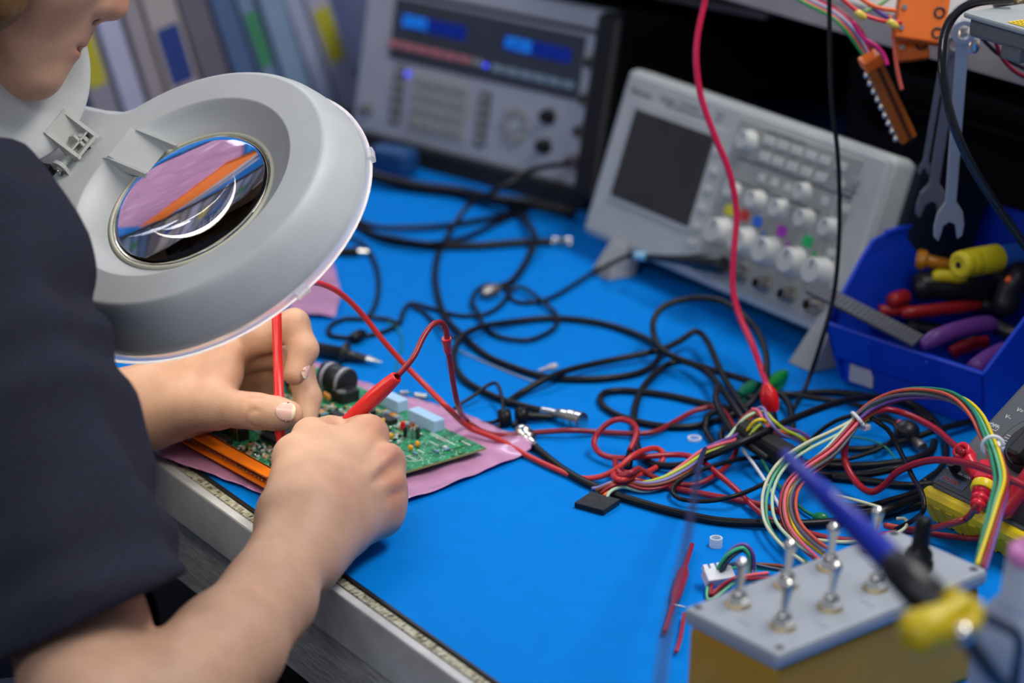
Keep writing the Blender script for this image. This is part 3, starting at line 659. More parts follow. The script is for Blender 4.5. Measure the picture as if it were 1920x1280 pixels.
# ---- hair
M_hair = mat('brown_hair', (.16,.075,.02), .45, bump=.6, bscale=300, var=.4, vscale=90, stretch=(1,1,.15))
Hh_ = Field(); Hh_.ell(hp(-.050,.092), HR, (.100,.104,.086), .02); Hh_.ell(hp(.075,.030), HR, (.085,.075,.13), .01, op='-'); Hh_.chain([(hp(.03,-.035,.0),.070)], .01, op='-')
Hh_.chain([(hp(-.045,.06,.066),.020),(hp(-.050,.020,.066),.018),(hp(-.058,-.02,.060),.013)], .04); Hh_.chain([(hp(-.045,.06,-.070),.020),(hp(-.050,.020,-.072),.018)], .015)
for sg in (1,-1):
    Hh_.ell(hp(-.030,.060,.069*sg), HR, (.050,.070,.013), .03)
Hh_.chain([(hp(-.012,.060,.070),.014),(hp(.009,.018,.070),.012),(hp(.0165,-.012,.067),.0105),(hp(.0135,-.045,.060),.006)], .03)
Hh_.chain([(hp(-.12,.08),.045),(hp(-.145,.04),.030),(hp(-.135,-.02),.020)], .05)
Hh_.disp(lambda P: np.sin(((P-HO)@HR)[:,2]*520+((P-HO)@HR)[:,0]*140)*.0012, HO, .5)
netobj('hair', Hh_, HO-.26, HO+.26, .0035, M_hair, person, 1)
for sg in (1,-1): MB().tube([hp(.057,.0755,.016*sg),hp(.0555,.0795,.028*sg),hp(.046,.0780,.041*sg)], .0020, 8, 6, rfun=lambda t: .0024-.0014*t).build('eyebrow', M_hair, person, True)
# ---- fingernails
M_nail = mat('nail', (.78,.46,.40), .22, var=.1, vscale=200, coat=.3, sss=.1); M_tip = mat('nail_tip', (.72,.64,.46), .3)
def nail(c, axis, nrm, L, Wd, R):
    ax_ = unit(axis); n_ = unit(np.array(nrm)-ax_*np.dot(nrm,ax_)); s_ = np.cross(ax_,n_); b = MB(); NU, NV = 10, 12; vs = []
    for j in range(NV+1):
        t = -1+2*j/NV; wd = Wd*(1-abs(t)**3.2*.55 if t < 0 else 1-abs(t)**4*.35)
        for i in range(NU+1):
            s = -1+2*i/NU; x = s*wd; vs.append(c+ax_*(t*L-(abs(s)**3)*(.0012 if t > 0 else -.0012))+s_*x+n_*(math.sqrt(max(R*R-x*x,0))-R-.0004*t*t))
    fs = [(j*(NU+1)+i,j*(NU+1)+i+1,(j+1)*(NU+1)+i+1,(j+1)*(NU+1)+i) for j in range(NV) for i in range(NU)]
    b.add(vs, fs, True); b.m = [1 if k//NU >= NV*.80 else 0 for k in range(len(fs))]
    o = b.build('fingernail', [M_nail,M_tip], person, True); sd = o.modifiers.new('s','SOLIDIFY'); sd.thickness = .0005; return o
vw = -CM[:,2]
tc_ = D(537,774,1.601); ta = D(543,777,1.600)-D(484,771,1.606); nn = unit(vw+CM@np.array((0,-.12,0)))
nail(tc_+nn*.0110, ta, nn, .0072, .0064, .0095)
nail(D(560,690,1.627)+unit(CM@np.array((.75,.35,-.5)))*.0084, D(552,702,1.626)-D(570,655,1.632), CM@np.array((.75,.35,-.5)), .005, .0045, .006)
nail(T3+unit(CM@np.array((-.3,-.8,-.5)))*.0080, T3-T2, CM@np.array((-.3,-.8,-.5)), .0055, .0050, .007)
# ------------------------------------------------------------------ pink bag, circuit board and its parts
M_pink = mat('pink_film', (.56,.27,.46), .25, var=.12, vscale=30, bump=.8, bscale=60, coat=.25, spec=.5)
def sheet(name, pts, label, cat, seed, amp=.0021, m=None, grid=.004, z0=.0006, lift=None):
    """film lying on the mat: outline from floor points, with soft wrinkles and thickness"""
    P = np.array([W(x,y,0)[:2] for x, y in pts]); lo = P.min(0); hi = P.max(0)
    def inside(q):
        c = False; n = len(P); j = n-1
        for i in range(n):
            if (P[i][1] > q[1]) != (P[j][1] > q[1]) and q[0] < (P[j][0]-P[i][0])*(q[1]-P[i][1])/(P[j][1]-P[i][1])+P[i][0]: c = not c
            j = i
        return c
    bm = bmesh.new(); vs = [bm.verts.new((p[0],p[1],0)) for p in P]; f = bm.faces.new(vs)
    for ax, L, H in ((0,lo[0],hi[0]),(1,lo[1],hi[1])):
        for c in np.arange(L+grid, H, grid):
            no = (1,0,0) if ax == 0 else (0,1,0); co_ = (c,0,0) if ax == 0 else (0,c,0)
            bmesh.ops.bisect_plane(bm, geom=bm.verts[:]+bm.edges[:]+bm.faces[:], plane_co=co_, plane_no=no)
    for v in bm.verts:
        n1 = noise.noise(Vector((v.co.x*30+seed,v.co.y*55,seed))); n2 = noise.noise(Vector((v.co.x*110,v.co.y*60+seed,1)))
        v.co.z = TZ+z0+amp*(1+n1)*.8+amp*.35*(1+n2)
        if lift: v.co.z += lift(v.co)
    me = bpy.data.meshes.new(name); bm.to_mesh(me); bm.free(); me.materials.append(m or M_pink)
    for p in me.polygons: p.use_smooth = True
    o = bpy.data.objects.new(name, me); COL.objects.link(o); sd = o.modifiers.new('s','SOLIDIFY'); sd.thickness = .0003
    return tag(o, label, cat)
sheet('antistatic_bag', [(255,822),(300,790),(520,700),(575,684),(610,690),(650,712),(700,730),(760,752),(830,768),(870,782),(940,812),(985,826),(998,834),(995,852),(975,862),(930,880),(870,905),(820,925),(765,944),(700,955),(560,950),(505,938),(440,912),(370,888),(300,862)],
      'pink anti-static bag lying flat under the circuit board', 'bag', 3., lift=lambda c: .006*max(0,1-((c.x-W(975,840,0)[0])**2+(c.y-W(975,840,0)[1])**2)**.5/.018))
# things behind the lamp, seen through its lens
sheet('pink_film_sheet', [(262,470),(455,292),(520,300),(590,380),(632,530),(640,562),(628,600),(588,598),(540,590),(548,560),(480,560),(360,560)], 'pink film lying on the mat behind the lamp, its corner showing past the rim', 'film', 5., amp=.003)
o = MB(); A_, B_ = W(255,462,.006), W(462,280,.006); dv = unit(B_-A_); o.box((A_+B_)/2,(float(np.linalg.norm(B_-A_)),.060,.010),.002,rot=cols(dv,np.cross((0,0,1),dv),(0,0,1))); o = o.build('orange_strip', plast('orange_connector',(.95,.20,.005),.4), None); tag(o, 'orange plastic strip lying far back, seen through the magnifier lens', 'strip')
for k in range(5):
    o = MB(); A_, B_ = W(205-k*14,455-k*10,.004), W(372-k*12,300-k*2,.004); dv = unit(B_-A_); o.box((A_+B_)/2,(float(np.linalg.norm(B_-A_)),.020,.004+.002*(k%2)),.001,rot=cols(dv,np.cross((0,0,1),dv),(0,0,1)))
    o = o.build('paper_strip', plast(('strip_grey_blue','strip_pale','strip_dark','strip_lilac','strip_cream')[k],((.16,.22,.30),(.45,.48,.55),(.05,.06,.09),(.25,.24,.40),(.60,.60,.52))[k],.4), None); tag(o, ('grey-blue','pale','dark','lilac','cream')[k]+' strip lying beside the orange one, seen through the magnifier lens', 'strip', 'strips seen through the lens')
# board frame: x to the right along the connector, y to the back
a_ = math.radians(5.5); PX = np.array((math.cos(a_),math.sin(a_),0)); PY = np.array((-math.sin(a_),math.cos(a_),0)); PO = np.array((-.004,.040,TZ+.0079))-PX*.195
M_pcb = mat('green_board', (.003,.085,.032), .32, var=.3, vscale=90, coat=.3)
nt = M_pcb.node_tree; bs = nt.nodes['Principled BSDF']; tc = nt.nodes.new('ShaderNodeTexCoord'); base = bs.inputs['Base Color'].links[0].from_socket
# copper tracks and white print: angular voronoi cells stretched both ways
for sc_v, col, th in (((260,45,1),(.02,.30,.12),.10),((40,240,1),(.02,.30,.12),.085),((330,330,1),(.62,.66,.62),.055)):
    mp = nt.nodes.new('ShaderNodeMapping'); mp.inputs['Scale'].default_value = sc_v; vo = nt.nodes.new('ShaderNodeTexVoronoi'); vo.feature = 'DISTANCE_TO_EDGE' if sc_v[0] != 330 else 'F1'; vo.distance = 'EUCLIDEAN'; vo.inputs['Scale'].default_value = 1
    nt.links.new(tc.outputs['Object'], mp.inputs[0]); nt.links.new(mp.outputs[0], vo.inputs['Vector'])
    cm = nt.nodes.new('ShaderNodeMath'); cm.operation = 'LESS_THAN'; cm.inputs[1].default_value = th if sc_v[0] != 330 else .20; nt.links.new(vo.outputs['Distance'], cm.inputs[0])
    mx = nt.nodes.new('ShaderNodeMix'); mx.data_type = 'RGBA'; mx.inputs[7].default_value = (*col,1); nt.links.new(cm.outputs[0], mx.inputs[0]); nt.links.new(base, mx.inputs[6]); base = mx.outputs[2]
nt.links.new(base, bs.inputs['Base Color'])
M_pcbe = plast('board_edge', (.25,.30,.10), .6); M_silk = mat('white_print', (.62,.66,.64), .6)
M_or = plast('orange_connector', (.95,.20,.005), .40); M_or2 = plast('orange_recess', (.30,.02,.004), .6)
M_bl = plast('pale_blue_block', (.40,.62,.86), .35); M_ic = plast('chip_black', (.014,.014,.016), .45); M_yel = plast('yellow_cap', (.85,.38,.01), .3); M_cer = plast('orange_cap', (.62,.24,.04), .4)
M_resb = plast('resistor_beige', (.55,.36,.20), .4); M_ldred = plast('red_led', (.75,.01,.01), .15); M_pin = mat('tin', (.62,.62,.60), .3, 1.)
pcb = thing('circuit_board', 'green circuit board crowded with parts and an orange edge connector, on the pink bag', 'circuit board', PO, R=cols(PX,PY,(0,0,1)))
b = MB().box((.0975,.076,.0008),(.195,.152,.0016)); b.build('board', M_pcb, pcb)
b = MB()
for c, d in (((.0975,-.0001,.0008),(.1952,.0004,.0015)),((.0975,.1521,.0008),(.1952,.0004,.0015)),((-.0001,.076,.0008),(.0004,.152,.0015)),((.1951,.076,.0008),(.0004,.152,.0015))): b.box(c,d)
b.build('board_edge', M_pcbe, pcb, label='yellowish cut edge of the board')
# orange connector
b = MB(); x0, x1 = .020, .163; y0, y1, z1 = -.008, .0035, .0095
b.box(((x0+x1)/2,(y0+y1)/2,z1-.0008),(x1-x0,y1-y0,.0016),.0003); b.box(((x0+x1)/2,(y0+y1)/2,.0007),(x1-x0,y1-y0,.0014),.0003); b.box(((x0+x1)/2,y1-.0008,z1/2),(x1-x0,.0016,z1))
for x in (x0+.0009,x1-.0009): b.box((x,(y0+y1)/2,z1/2),(.0018,y1-y0,z1),.0002)
b.mi = 1; b.box(((x0+x1)/2,y1-.0022,z1/2),(x1-x0-.003,.0012,z1-.003))
con = b.build('edge_connector', [M_or,M_or2], pcb, label='orange connector with a row of pins'); n = 32
for k in range(n): MB().cyl((x0+.004+k*(x1-x0-.008)/(n-1),-.0072,.0048),(x0+.004+k*(x1-x0-.008)/(n-1),.0015,.0048),.0007,seg=8).build('pin', M_pin, con)
# pale blue blocks
for x, y, w in ((.0925,.1465,.031),(.139,.1440,.027)):
    MB().box((x,y,.0062),(w+.003,.0098,.0092),.0009).build('pale_blue_relay', M_bl, pcb, label='pale blue block')
# big inductors/capacitors with grey bands, lying across
def drum(x, y, r, L, ang, z=None):
    ax = np.array((math.cos(ang),math.sin(ang),0)); z = r+.0016 if z is None else z; c = np.array((x,y,z)); b = MB()
    b.lathe(c-ax*L/2, ax, [(0,r*.9),(.0006,r),(L-.0006,r),(L,r*.9)], 28)
    b.mi = 1
    for t in (.14,.80): b.lathe(c-ax*L/2+ax*L*t, ax, [(0,r*1.03),(L*.13,r*1.03)], 28, cap=False); b.lathe(c-ax*L/2+ax*L*t,ax,[(0,r*.9),(0,r*1.03)],28,cap=False); b.lathe(c-ax*L/2+ax*L*(t+.13),ax,[(0,r*1.03),(0,r*.9)],28,cap=False)
    return b.build('drum_capacitor', [M_ic,plast('grey_band',(.36,.36,.42),.4)], pcb, label='black drum with grey bands')
drum(.050,.132,.0105,.023,math.radians(8)); drum(.0285,.112,.0090,.018,math.radians(8)); drum(.030,.142,.007,.016,math.radians(8))
for x, y in ((.050,.1115),(.0585,.115),(.0335,.103)):
    for k in range(2): MB().sphere((x+k*.0035,y,.0062-k*.0005),.0024,12,(1,.7,1.25)).build('orange_capacitor', M_cer, pcb)
MB().box((.0425,.1055,.0070),(.0012,.016,.011)).build('grey_fin', M_grey, pcb)
b = MB().box((.0660,.1275,.006),(.014,.016,.009),.001); b.mi = 1; b.lathe((.070,.121,.0105),(0,0,1),[(0,.0034),(.0012,.0032)],16); b.build('black_relay', [M_ic,M_pin], pcb)
# ribbed coil pair by the connector
b = MB().box((.072,.026,.0062),(.028,.0085,.0092),.001).box((.072,.013,.0038),(.030,.007,.0044),.0006); b.mi = 1
for k in range(8): b.tube([(.060+k*.0034,.0218,.002),(.060+k*.0034,.0215,.0112),(.060+k*.0034,.0265,.0122),(.060+k*.0034,.031,.0105)],.0007,6,4)
b.build('ribbed_terminal', [M_ic,M_brass], pcb, label='black strip with brass ribs')
b = MB()
for k in range(12): b.box((.0565+k*.0028,.0088,.0042),(.0012,.0012,.0052))
b.build('pin_header', M_pin, pcb)
def ic(x, y, w, d, h=.0035, rot=0):
    c, s = math.cos(rot), math.sin(rot); R = cols((c,s,0),(-s,c,0),(0,0,1)); b = MB().box((x,y,.0022+h/2),(w,d,h),.0003,rot=R); b.mi = 1; n = int(w/.0025)
    for k in range(n):
        for sy in (-1,1): b.box(np.array((x,y,.0026))+R@np.array((-w/2+w*(k+.5)/n,sy*(d/2+.0004),0)),(.0007,.0012,.0026),rot=R)
    return b.build('chip', [M_ic,M_pin], pcb)
ICS = [(.100,.040,.020,.007),(.128,.038,.020,.007),(.108,.055,.026,.009),(.140,.058,.018,.007),(.085,.048,.012,.006),(.118,.126,.013,.008),(.094,.124,.018,.007),(.112,.112,.010,.006),(.075,.088,.020,.008),(.100,.085,.018,.007),(.128,.090,.020,.007),(.052,.070,.02,.008),(.025,.075,.012,.012),(.030,.040,.020,.009),(.150,.075,.012,.012),(.095,.102,.02,.007),(.060,.055,.014,.006),(.155,.030,.016,.007)]
for q in ICS: ic(*q)
taken = [(x,y,w/2+.003,d/2+.003) for x,y,w,d in ICS]+[(.0925,.1465,.02,.009),(.139,.144,.018,.009),(.05,.132,.016,.014),(.0285,.112,.014,.012),(.030,.142,.012,.010),(.055,.108,.012,.010),(.066,.1275,.012,.012),(.072,.022,.020,.014),(.09,-.002,.09,.008),(.152,.123,.012,.006)]
def free(x, y, m=.002): return all(abs(x-a) > w+m*.3 or abs(y-c) > d+m*.3 for a,c,w,d in taken) and .006 < x < .189 and .008 < y < .146
# the clearly seen bright parts near the right hand
for x, y in ((.1185,.1215),(.1440,.1085),(.1690,.1065),(.1665,.1145),(.136,.098),(.124,.104)): MB().sphere((x,y,.0042),.0021,14,(1,.8,1.05)).build('yellow_capacitor', M_yel, pcb); taken.append((x,y,.002,.002))
MB().lathe((.1345,.1265,.0016),(0,0,1),[(0,.0019),(.0045,.0018),(.0060,.0012),(.0064,.0002)],14).build('red_light', M_ldred, pcb, label='small red lamp')
for x, y in ((.1405,.1290),(.1370,.1330)): MB().sphere((x,y,.0046),.0020,12).build('brown_capacitor', plast('brown_cap',(.20,.05,.02),.35), pcb)
for k, (x, y) in enumerate(((.1475,.1185),(.1510,.1215),(.1545,.1245),(.1500,.1275))): MB().box((x,y,.0056),(.0014,.0042,.0078),.0003,rot=cols((.9,.43,0),(-.43,.9,0),(0,0,1))).build('silver_crystal' if k%2 else 'black_transistor', M_pin if k%2 else M_ic, pcb)
def res(x, y, along, m):
    d = np.array((1,0,0)) if along else np.array((0,1,0)); c = np.array((x,y,.0028)); b = MB().lathe(c-d*.0024,d,[(0,.0006),(.0003,.0011),(.0012,.0009),(.0036,.0009),(.0045,.0011),(.0048,.0006)],8); b.mi = 1; b.tube([c-d*.0042-(0,0,.0012),c-d*.0038,c-d*.0024],.00025,5,2); b.tube([c+d*.0024,c+d*.0038,c+d*.0042-np.array((0,0,.0012))],.00025,5,2)
    b.build('resistor', [m,M_pin], pcb)
cm_ = [M_resb, plast('resistor_blue',(.15,.32,.5),.4), plast('resistor_brown',(.30,.13,.06),.4), M_cer]
R_ = random.Random(5); nr = 0; crumbs = MB()
for row in range(9): 
    for k in range(5):
        x, y = .098+k*.0058, .134-row*.0005
rows = [(.102,.136,6,0),(.128,.134,6,0),(.066,.098,7,0),(.040,.090,6,0),(.110,.070,7,0),(.085,.068,6,0),(.160,.095,4,1)]
for x0_, y0_, n_, al_ in rows:
    for k in range(n_):
        x = x0_+k*.0030
        if free(x,y0_): res(x,y0_,False,cm_[k%4]); nr += 1
for t in range(12000):
    if len(taken) > 900: break
    x, y = R_.uniform(.01,.188), R_.uniform(.008,.132)
    if not free(x,y,.0006): continue
    taken.append((x,y,.0013,.0015)); nr += 1
    if nr > 92:
        if x > .152 or (x > .12 and y < .09 and R_.random() < .5): continue
        crumbs.mi = R_.choice((0,1,1,2,3,3)); q = R_.random()
        if q < .5: crumbs.box((x,y,.0022),(.0014,.0030,.0016),.0003)
        elif q < .8: crumbs.sphere((x,y,.0024),.0012,8)
        else: crumbs.lathe((x-.0018,y,.0026),(1,0,0),[(0,.0007),(.0036,.0007)],8)
        continue
    if R_.random() < .55: res(x,y,R_.random() < .5,R_.choice(cm_))
    else:
        c = R_.choice([M_pin,M_ic,M_silk,M_cer]); MB().box((x,y,.0026),(R_.uniform(.0015,.0035),R_.uniform(.0015,.003),.0022),.0003).build('small_component', c, pcb)
o = crumbs.build('small_parts', [M_pin,M_ic,M_silk,M_resb], pcb); o['kind'] = 'stuff'; o['label'] = 'dense small solder points and parts'
# white print
b = MB()
for x, y, w in ((.1600,.1390,.020),(.1620,.1365,.016),(.1740,.1380,.010),(.1680,.128,.010),(.110,.1385,.018),(.112,.1355,.014),(.120,.132,.012),(.181,.146,.010),(.1735,.112,.007),(.158,.101,.006)): b.box((x,y,.00165),(w,.0011,.0001))
for k in range(28): t = 2*PI*k/28; b.box((.1800+.0056*math.cos(t),.1000+.0056*math.sin(t),.00165),(.0012,.0004,.0001),rot=cols((-math.sin(t),math.cos(t),0),(-math.cos(t),-math.sin(t),0),(0,0,1)))
for k in range(9): b.box((.1752+k*.0011,.1000,.00165),(.0004,.0030 if k%2 else .0018,.0001))
b.build('board_print', M_silk, pcb, label='white printed marks')
# ------------------------------------------------------------------ the two probe pens
def pen(name, label, A, B, r, collar=None):
    """A = tip end, B = cable end"""
    A, B = np.array(A), np.array(B); L = np.linalg.norm(B-A); d = (B-A)/L; t = thing(name, label, 'probe', A)
    M_rb = plast('probe_red', (.66,.020,.020), .30)
    b = MB(); prof = [(.012,.0009),(.0125,r*.55),(.022,r*.75),(.026,r*1.1),(L*.235,r*1.08),(L*.235+.0005,r*1.5),(L*.235+.0030,r*1.5),(L*.235+.0035,r*.95),(L*.62,r*.98),(L*.93,r*1.0),(L*.96,r*.9),(L*.965,r*1.04),(L*.995,r*1.0),(L,r*.6)]
    b.lathe(A, d, prof, 24); b.build('body', M_rb, t, True)
    MB().lathe(A, d, [(0,.0001),(.0025,.0006),(.014,.0008)], 12).build('tip', M_metal, t, True, label='steel tip'); return d
p1a, p1b = D(527,884,1.603), D(517,530,1.618)

d1 = pen('test_probe', 'red probe pen held upright between left thumb and fingers, top end hidden by the lamp', p1a, p1b, .0034)
p2a, p2b = D(560,872,1.612), D(744,706,1.567)
t = thing('test_probe', 'red probe pen held slanting in the right fist with a thick tapered handle', 'probe', p2a); M_rb = plast('probe_red', (.66,.020,.020), .30)
dd = unit(p2b-p2a); L = float(np.linalg.norm(p2b-p2a))
MB().lathe(p2a, dd, [(.014,.0010),(.020,.0026),(.030,.0034),(.045,.0040),(L-.040,.0050),(L-.022,.0056),(L-.008,.0050),(L-.0012,.0042),(L,.0037),(L,.0022)], 24, cap=False).build('handle', M_rb, t, True)
MB().lathe(p2a, dd, [(0,.0001),(.0025,.0006),(.016,.0008)], 12).build('tip', M_metal, t, True, label='steel tip')
b = MB(); sR = unit(np.cross(dd,(0,0,1)))
# ------------------------------------------------------------------ cables on the mat
K = M_rubber
def cab(label, pts, r=.0025, m=K, h=None, group=None, name='cable', cat='cable', seg=9):
    pts = [(p[0],p[1],(h if h is not None else r)) if len(p) == 2 else p for p in pts]
    return cable(name, label, cat, pts, r, m, group, seg)
def plug_along(name, label, A, B, prof, m, cat='plug', seg=20, parent=None, own=True):
    A = np.array(A); B = np.array(B); L = np.linalg.norm(B-A); b = MB().lathe(A, B-A, [(t*L,r) for t, r in prof], seg); o = b.build(name, m, parent, world=parent is not None)
    if parent is None: tag(o, label, cat)
    elif label: o['label'] = label
    return o
# 1 long coax from the generator, wide loop, ending in a metal plug
c1 = cab('thick black coax cable looping from the signal generator to a silver plug',
 [(1062,308,.045),(1000,318,.050),(944,350,.040),(881,384,.020),(850,425,.006),(825,469,.003),(816,512,.003),(822,556,.003),(837,597,.003),(869,631,.003),(912,666,.003),(959,687,.003),(1022,706,.003),(1100,711,.003),(1175,704,.003),(1216,691,.003),(1237,669,.003),(1237,654,.004),(1206,632,.004),(1144,610,.003),(1081,599,.003),(1019,597,.003),(956,604,.004),(903,613,.008),(869,629,.009),(853,654,.006),(853,685,.004),(872,713,.003),(909,735,.003),(956,754,.003),(1017,770,.004)], .0026)
A, B = W(1017,770,.004), W(1092,790,.0075); L = np.linalg.norm(B-A); d = (B-A)/L
MB().lathe(A, d, [(0,.0030),(.006,.0030),(.0061,.0036),(.015,.0036),(.0151,.0045),(.0205,.0055),(.0255,.0055),(.0256,.0046),(.0275,.0046),(.0276,.0066),(.0330,.0066),(.0331,.0050),(.0345,.0050),(.0346,.0066),(.0395,.0066),(.0400,.0052),(.0400,.0045)], 24, False).build('coax_plug', M_metal, c1, True, label='silver plug')
# 2
cab('black coax cable rising to a sharp bend then falling into the wire heap',
 [(950,756,.003),(975,738,.003),(1019,713,.008),(1066,694,.008),(1144,676,.006),(1237,656,.009),(1275,639,.012),(1304,621,.016),(1325,638,.016),(1344,679,.014),(1362,716,.012),(1387,754,.012),(1420,800,.010)], .0026)
# 3
cab('black coax cable standing up in a tall loop in front of the oscilloscope',
 [(1440,728,.006),(1400,713,.010),(1337,694,.012),(1281,676,.014),(1240,654,.016),(1225,622,.022),(1228,594,.030),(1250,572,.036),(1300,559,.040),(1347,563,.042),(1378,579,.042),(1400,597,.040),(1425,630,.034),(1438,680,.024),(1430,730,.014),(1395,766,.006),(1362,782,.003)], .0026)
# 4
cab('black cable lying in a flat narrow loop left of the wire heap',
 [(1400,770,.003),(1359,782,.003),(1300,799,.003),(1237,798,.003),(1175,784,.003),(1137,766,.003),(1125,748,.003),(1137,735,.003),(1175,732,.003),(1253,741,.003),(1337,760,.003),(1420,775,.003)], .0025)
# 5
cab('thick black cable sweeping from a round loop across the wire heap',
 [(1480,878,.004),(1440,838,.008),(1400,794,.014),(1378,763,.016),(1347,722,.014),(1325,697,.012),(1281,677,.008),(1250,685,.006),(1216,713,.004),(1197,744,.003),(1189,779,.003),(1191,816,.003),(1200,850,.003),(1222,869,.004),(1269,873,.006),(1316,860,.012),(1398,826,.024),(1497,781,.026),(1579,753,.022),(1644,745,.016),(1710,757,.010),(1759,797,.005),(1774,837,.003),(1766,876,.003),(1730,905,.003)], .0027)
# 6
c6 = cab('black coax cable curving along the front of the wire heap from a small metal plug',
 [(1003,838,.003),(1050,876,.003),(1097,904,.003),(1159,929,.003),(1237,953,.003),(1300,968,.003),(1352,977,.003),(1431,981,.004),(1500,982,.004),(1562,978,.004),(1661,961,.003),(1717,948,.003),(1780,930,.003)], .0029)
A, B = W(975,806,.007), W(1003,838,.003); plug_along('coax_plug', 'silver plug', A, B, [(0,.0050),(.12,.0065),(.40,.0065),(.42,.0045),(.55,.0045),(.56,.0060),(.62,.0060),(.64,.0034),(1,.0031)], M_metal, parent=c6)
# 7
cab('thin black wire bending in a hairpin over the red leads', [(1472,868,.005),(1424,858,.007),(1376,863,.009),(1304,885,.009),(1270,904,.007),(1261,923,.005),(1280,936,.005),(1328,939,.006),(1376,930,.010),(1424,911,.010),(1462,887,.012)], .0016)
# behind: dark bundle
cab('black cable at the back of the mat running out from under the lamp', [(640,400),(662,416),(709,444),(787,459),(881,461),(975,455),(1037,453)], .0036)
p = thing('metal_plug', 'small silver plug at the end of the rear black cable', 'plug', W(1037,453,.004)); plug_along('shell', None, W(1037,453,.004), W(1072,456,.004), [(0,.0045),(.5,.0045),(.52,.0055),(1,.0055)], M_metal, parent=p)
cab('black cable crossing below the signal generator at the back', [(640,396,.009),(703,425,.007),(787,426,.005),(850,421,.003),(944,403,.003),(985,385,.003)], .0026)
cab('black cable lying in a shallow arc behind the big coax loop', [(700,440,.009),(800,456,.009),(866,447,.004),(928,419,.003),(975,397,.003),(1010,380,.003)], .0024)
cab('black lead running from the dark back corner down to the small coil', [(940,370,.004),(975,400,.006),(997,431,.010),(1003,453,.010),(987,490,.004),(959,528,.004),(941,536,.004)], .0030)
cab('thin black lead looping round the small coil to a bent corner', [(912,534,.004),(950,538,.004),(947,562,.003),(912,588,.002),(866,592,.002),(819,581,.002),(769,569,.004),(750,606,.002)], .0018)
cab('thin black lead making two curls in front of the oscilloscope foot', [(1180,476,.012),(1131,497,.006),(1084,528,.003),(1022,562,.003),(975,567,.002),(953,551,.002),(975,538,.005),(1012,561,.005),(1044,591,.003),(1037,616,.003),(991,637,.003),(944,633,.003),(912,616,.003),(897,587,.005),(886,566,.004),(893,545,.004),(912,534,.005)], .0018)
cab('thin dark lead running across from the bent corner to the coax crossing', [(769,569,.003),(800,590,.002),(840,628,.007),(862,640,.006)], .0015)
p = thing('lead_clip', 'small metal clip inside the curl of thin black lead', 'clip', W(918,547,.004)); plug_along('clip_body', None, W(905,552,.005), W(935,540,.006), [(0,.003),(.3,.0055),(.7,.0055),(1,.0035)], mat('dull_metal',(.30,.27,.26),.4,.8), parent=p)
cab('black lead looping down in a ring below the lamp rim', [(640,440,.004),(672,450,.004),(695,475,.003),(708,510,.002),(710,545,.002),(700,580,.002),(683,597,.002),(647,598,.002),(619,612,.002),(622,629,.002),(662,633,.002),(709,625,.002),(745,609,.002),(727,599,.002),(690,594,.005)], .0019)
p = thing('lead_plug', 'black plug with a metal nose near the lamp rim', 'plug', W(670,472,.004)); plug_along('plug_body', None, W(630,472,.004), W(672,472,.004), [(0,.003),(.5,.0042),(1,.0045)], M_rubber, parent=p); plug_along('nose', 'metal nose', W(672,472,.004), W(690,472,.004), [(0,.0035),(1,.0020)], M_metal, parent=p)
p = thing('rubber_sleeve', 'small black rubber sleeve on the ring of black lead', 'sleeve', W(669,631,.004)); plug_along('sleeve', None, W(660,636,.005), W(682,624,.005), [(0,.003),(.2,.0048),(.7,.0048),(1,.003)], M_rubber, parent=p)
cab('very thin green wire hanging down beside the black probe', [(725,602,.003),(741,610,.003),(752,630,.001),(753,650,.001),(745,680,.001),(741,697,.001)], .0006, plast('green_wire',(.01,.22,.12),.4))
cab('very thin grey wire lying between the coax loops', [(858,656,.002),(900,675,.001),(960,700,.001),(1000,715,.002)], .0006, M_grey)
# black instrument probe by the left hand
t = thing('instrument_probe', 'black probe with a finger guard and bare tip lying behind the left hand', 'probe', W(600,655,.006))
A, B = W(575,650,.007), W(716,679,.004); L = np.linalg.norm(B-A); d = unit(B-A)
MB().lathe(A, d, [(0,.0052),(L*.48,.0058),(L*.50,.0100),(L*.53,.0100),(L*.55,.0045),(L*.72,.0036),(L*.80,.0030)], 20).build('handle', M_black, t, True)
MB().lathe(A+d*L*.80, d, [(0,.0026),(L*.08,.0026),(L*.14,.0012),(L*.2,.0008)], 14).build('tip', M_metal, t, True, label='silver tip')
# thin lead with two rubber bodies
cab('thin black lead with a sharp peak right of the circuit board', [(944,772,.005),(941,744,.010),(930,718,.014),(915,722,.012),(894,738,.009),(860,760,.004),(845,775,.002),(853,791,.002),(894,794,.002),(925,791,.003),(945,780,.006)], .0014)
for q, s, lb in (((946,783),1.,'black rubber grip nearer the circuit board on the thin lead'),((977,779),.95,'black rubber grip nearer the silver plug on the thin lead')):
    t = thing('rubber_grip', lb, 'grip', W(q[0],q[1],.006)); c = W(q[0],q[1],.0065); dx = unit(W(q[0]+20,q[1]-2,.0065)-c)
    MB().lathe(c-dx*.0045*s, dx, [(0,.0025),(.001,.0065*s),(.008,.0065*s),(.009,.003)], 18).build('body', M_rubber, t, True); MB().tube([c,c+np.array((.002,-.004,-.003)),c+np.array((.004,-.010,-.0045))],.0018).build('tail', M_rubber, t, True)
plug_along('rubber_grip', None, W(985,780,.005), W(1035,782,.004), [(0,.0036),(.6,.0030),(1,.0018)], M_rubber, parent=t)
t = thing('wire_tip', 'small pale crimped wire tip lying on the mat inside the coax loop', 'wire tip', W(1015,693,.002)); plug_along('sleeve', None, W(1010,694,.002), W(1042,686,.002), [(0,.0008),(.6,.0014),(.62,.0024),(1,.0024)], plast('pale_tip',(.55,.50,.50),.3), parent=t)
t = thing('jumper_lead', 'tiny silver jumper lead with a sleeve behind the circuit board', 'lead', W(785,743,.003))
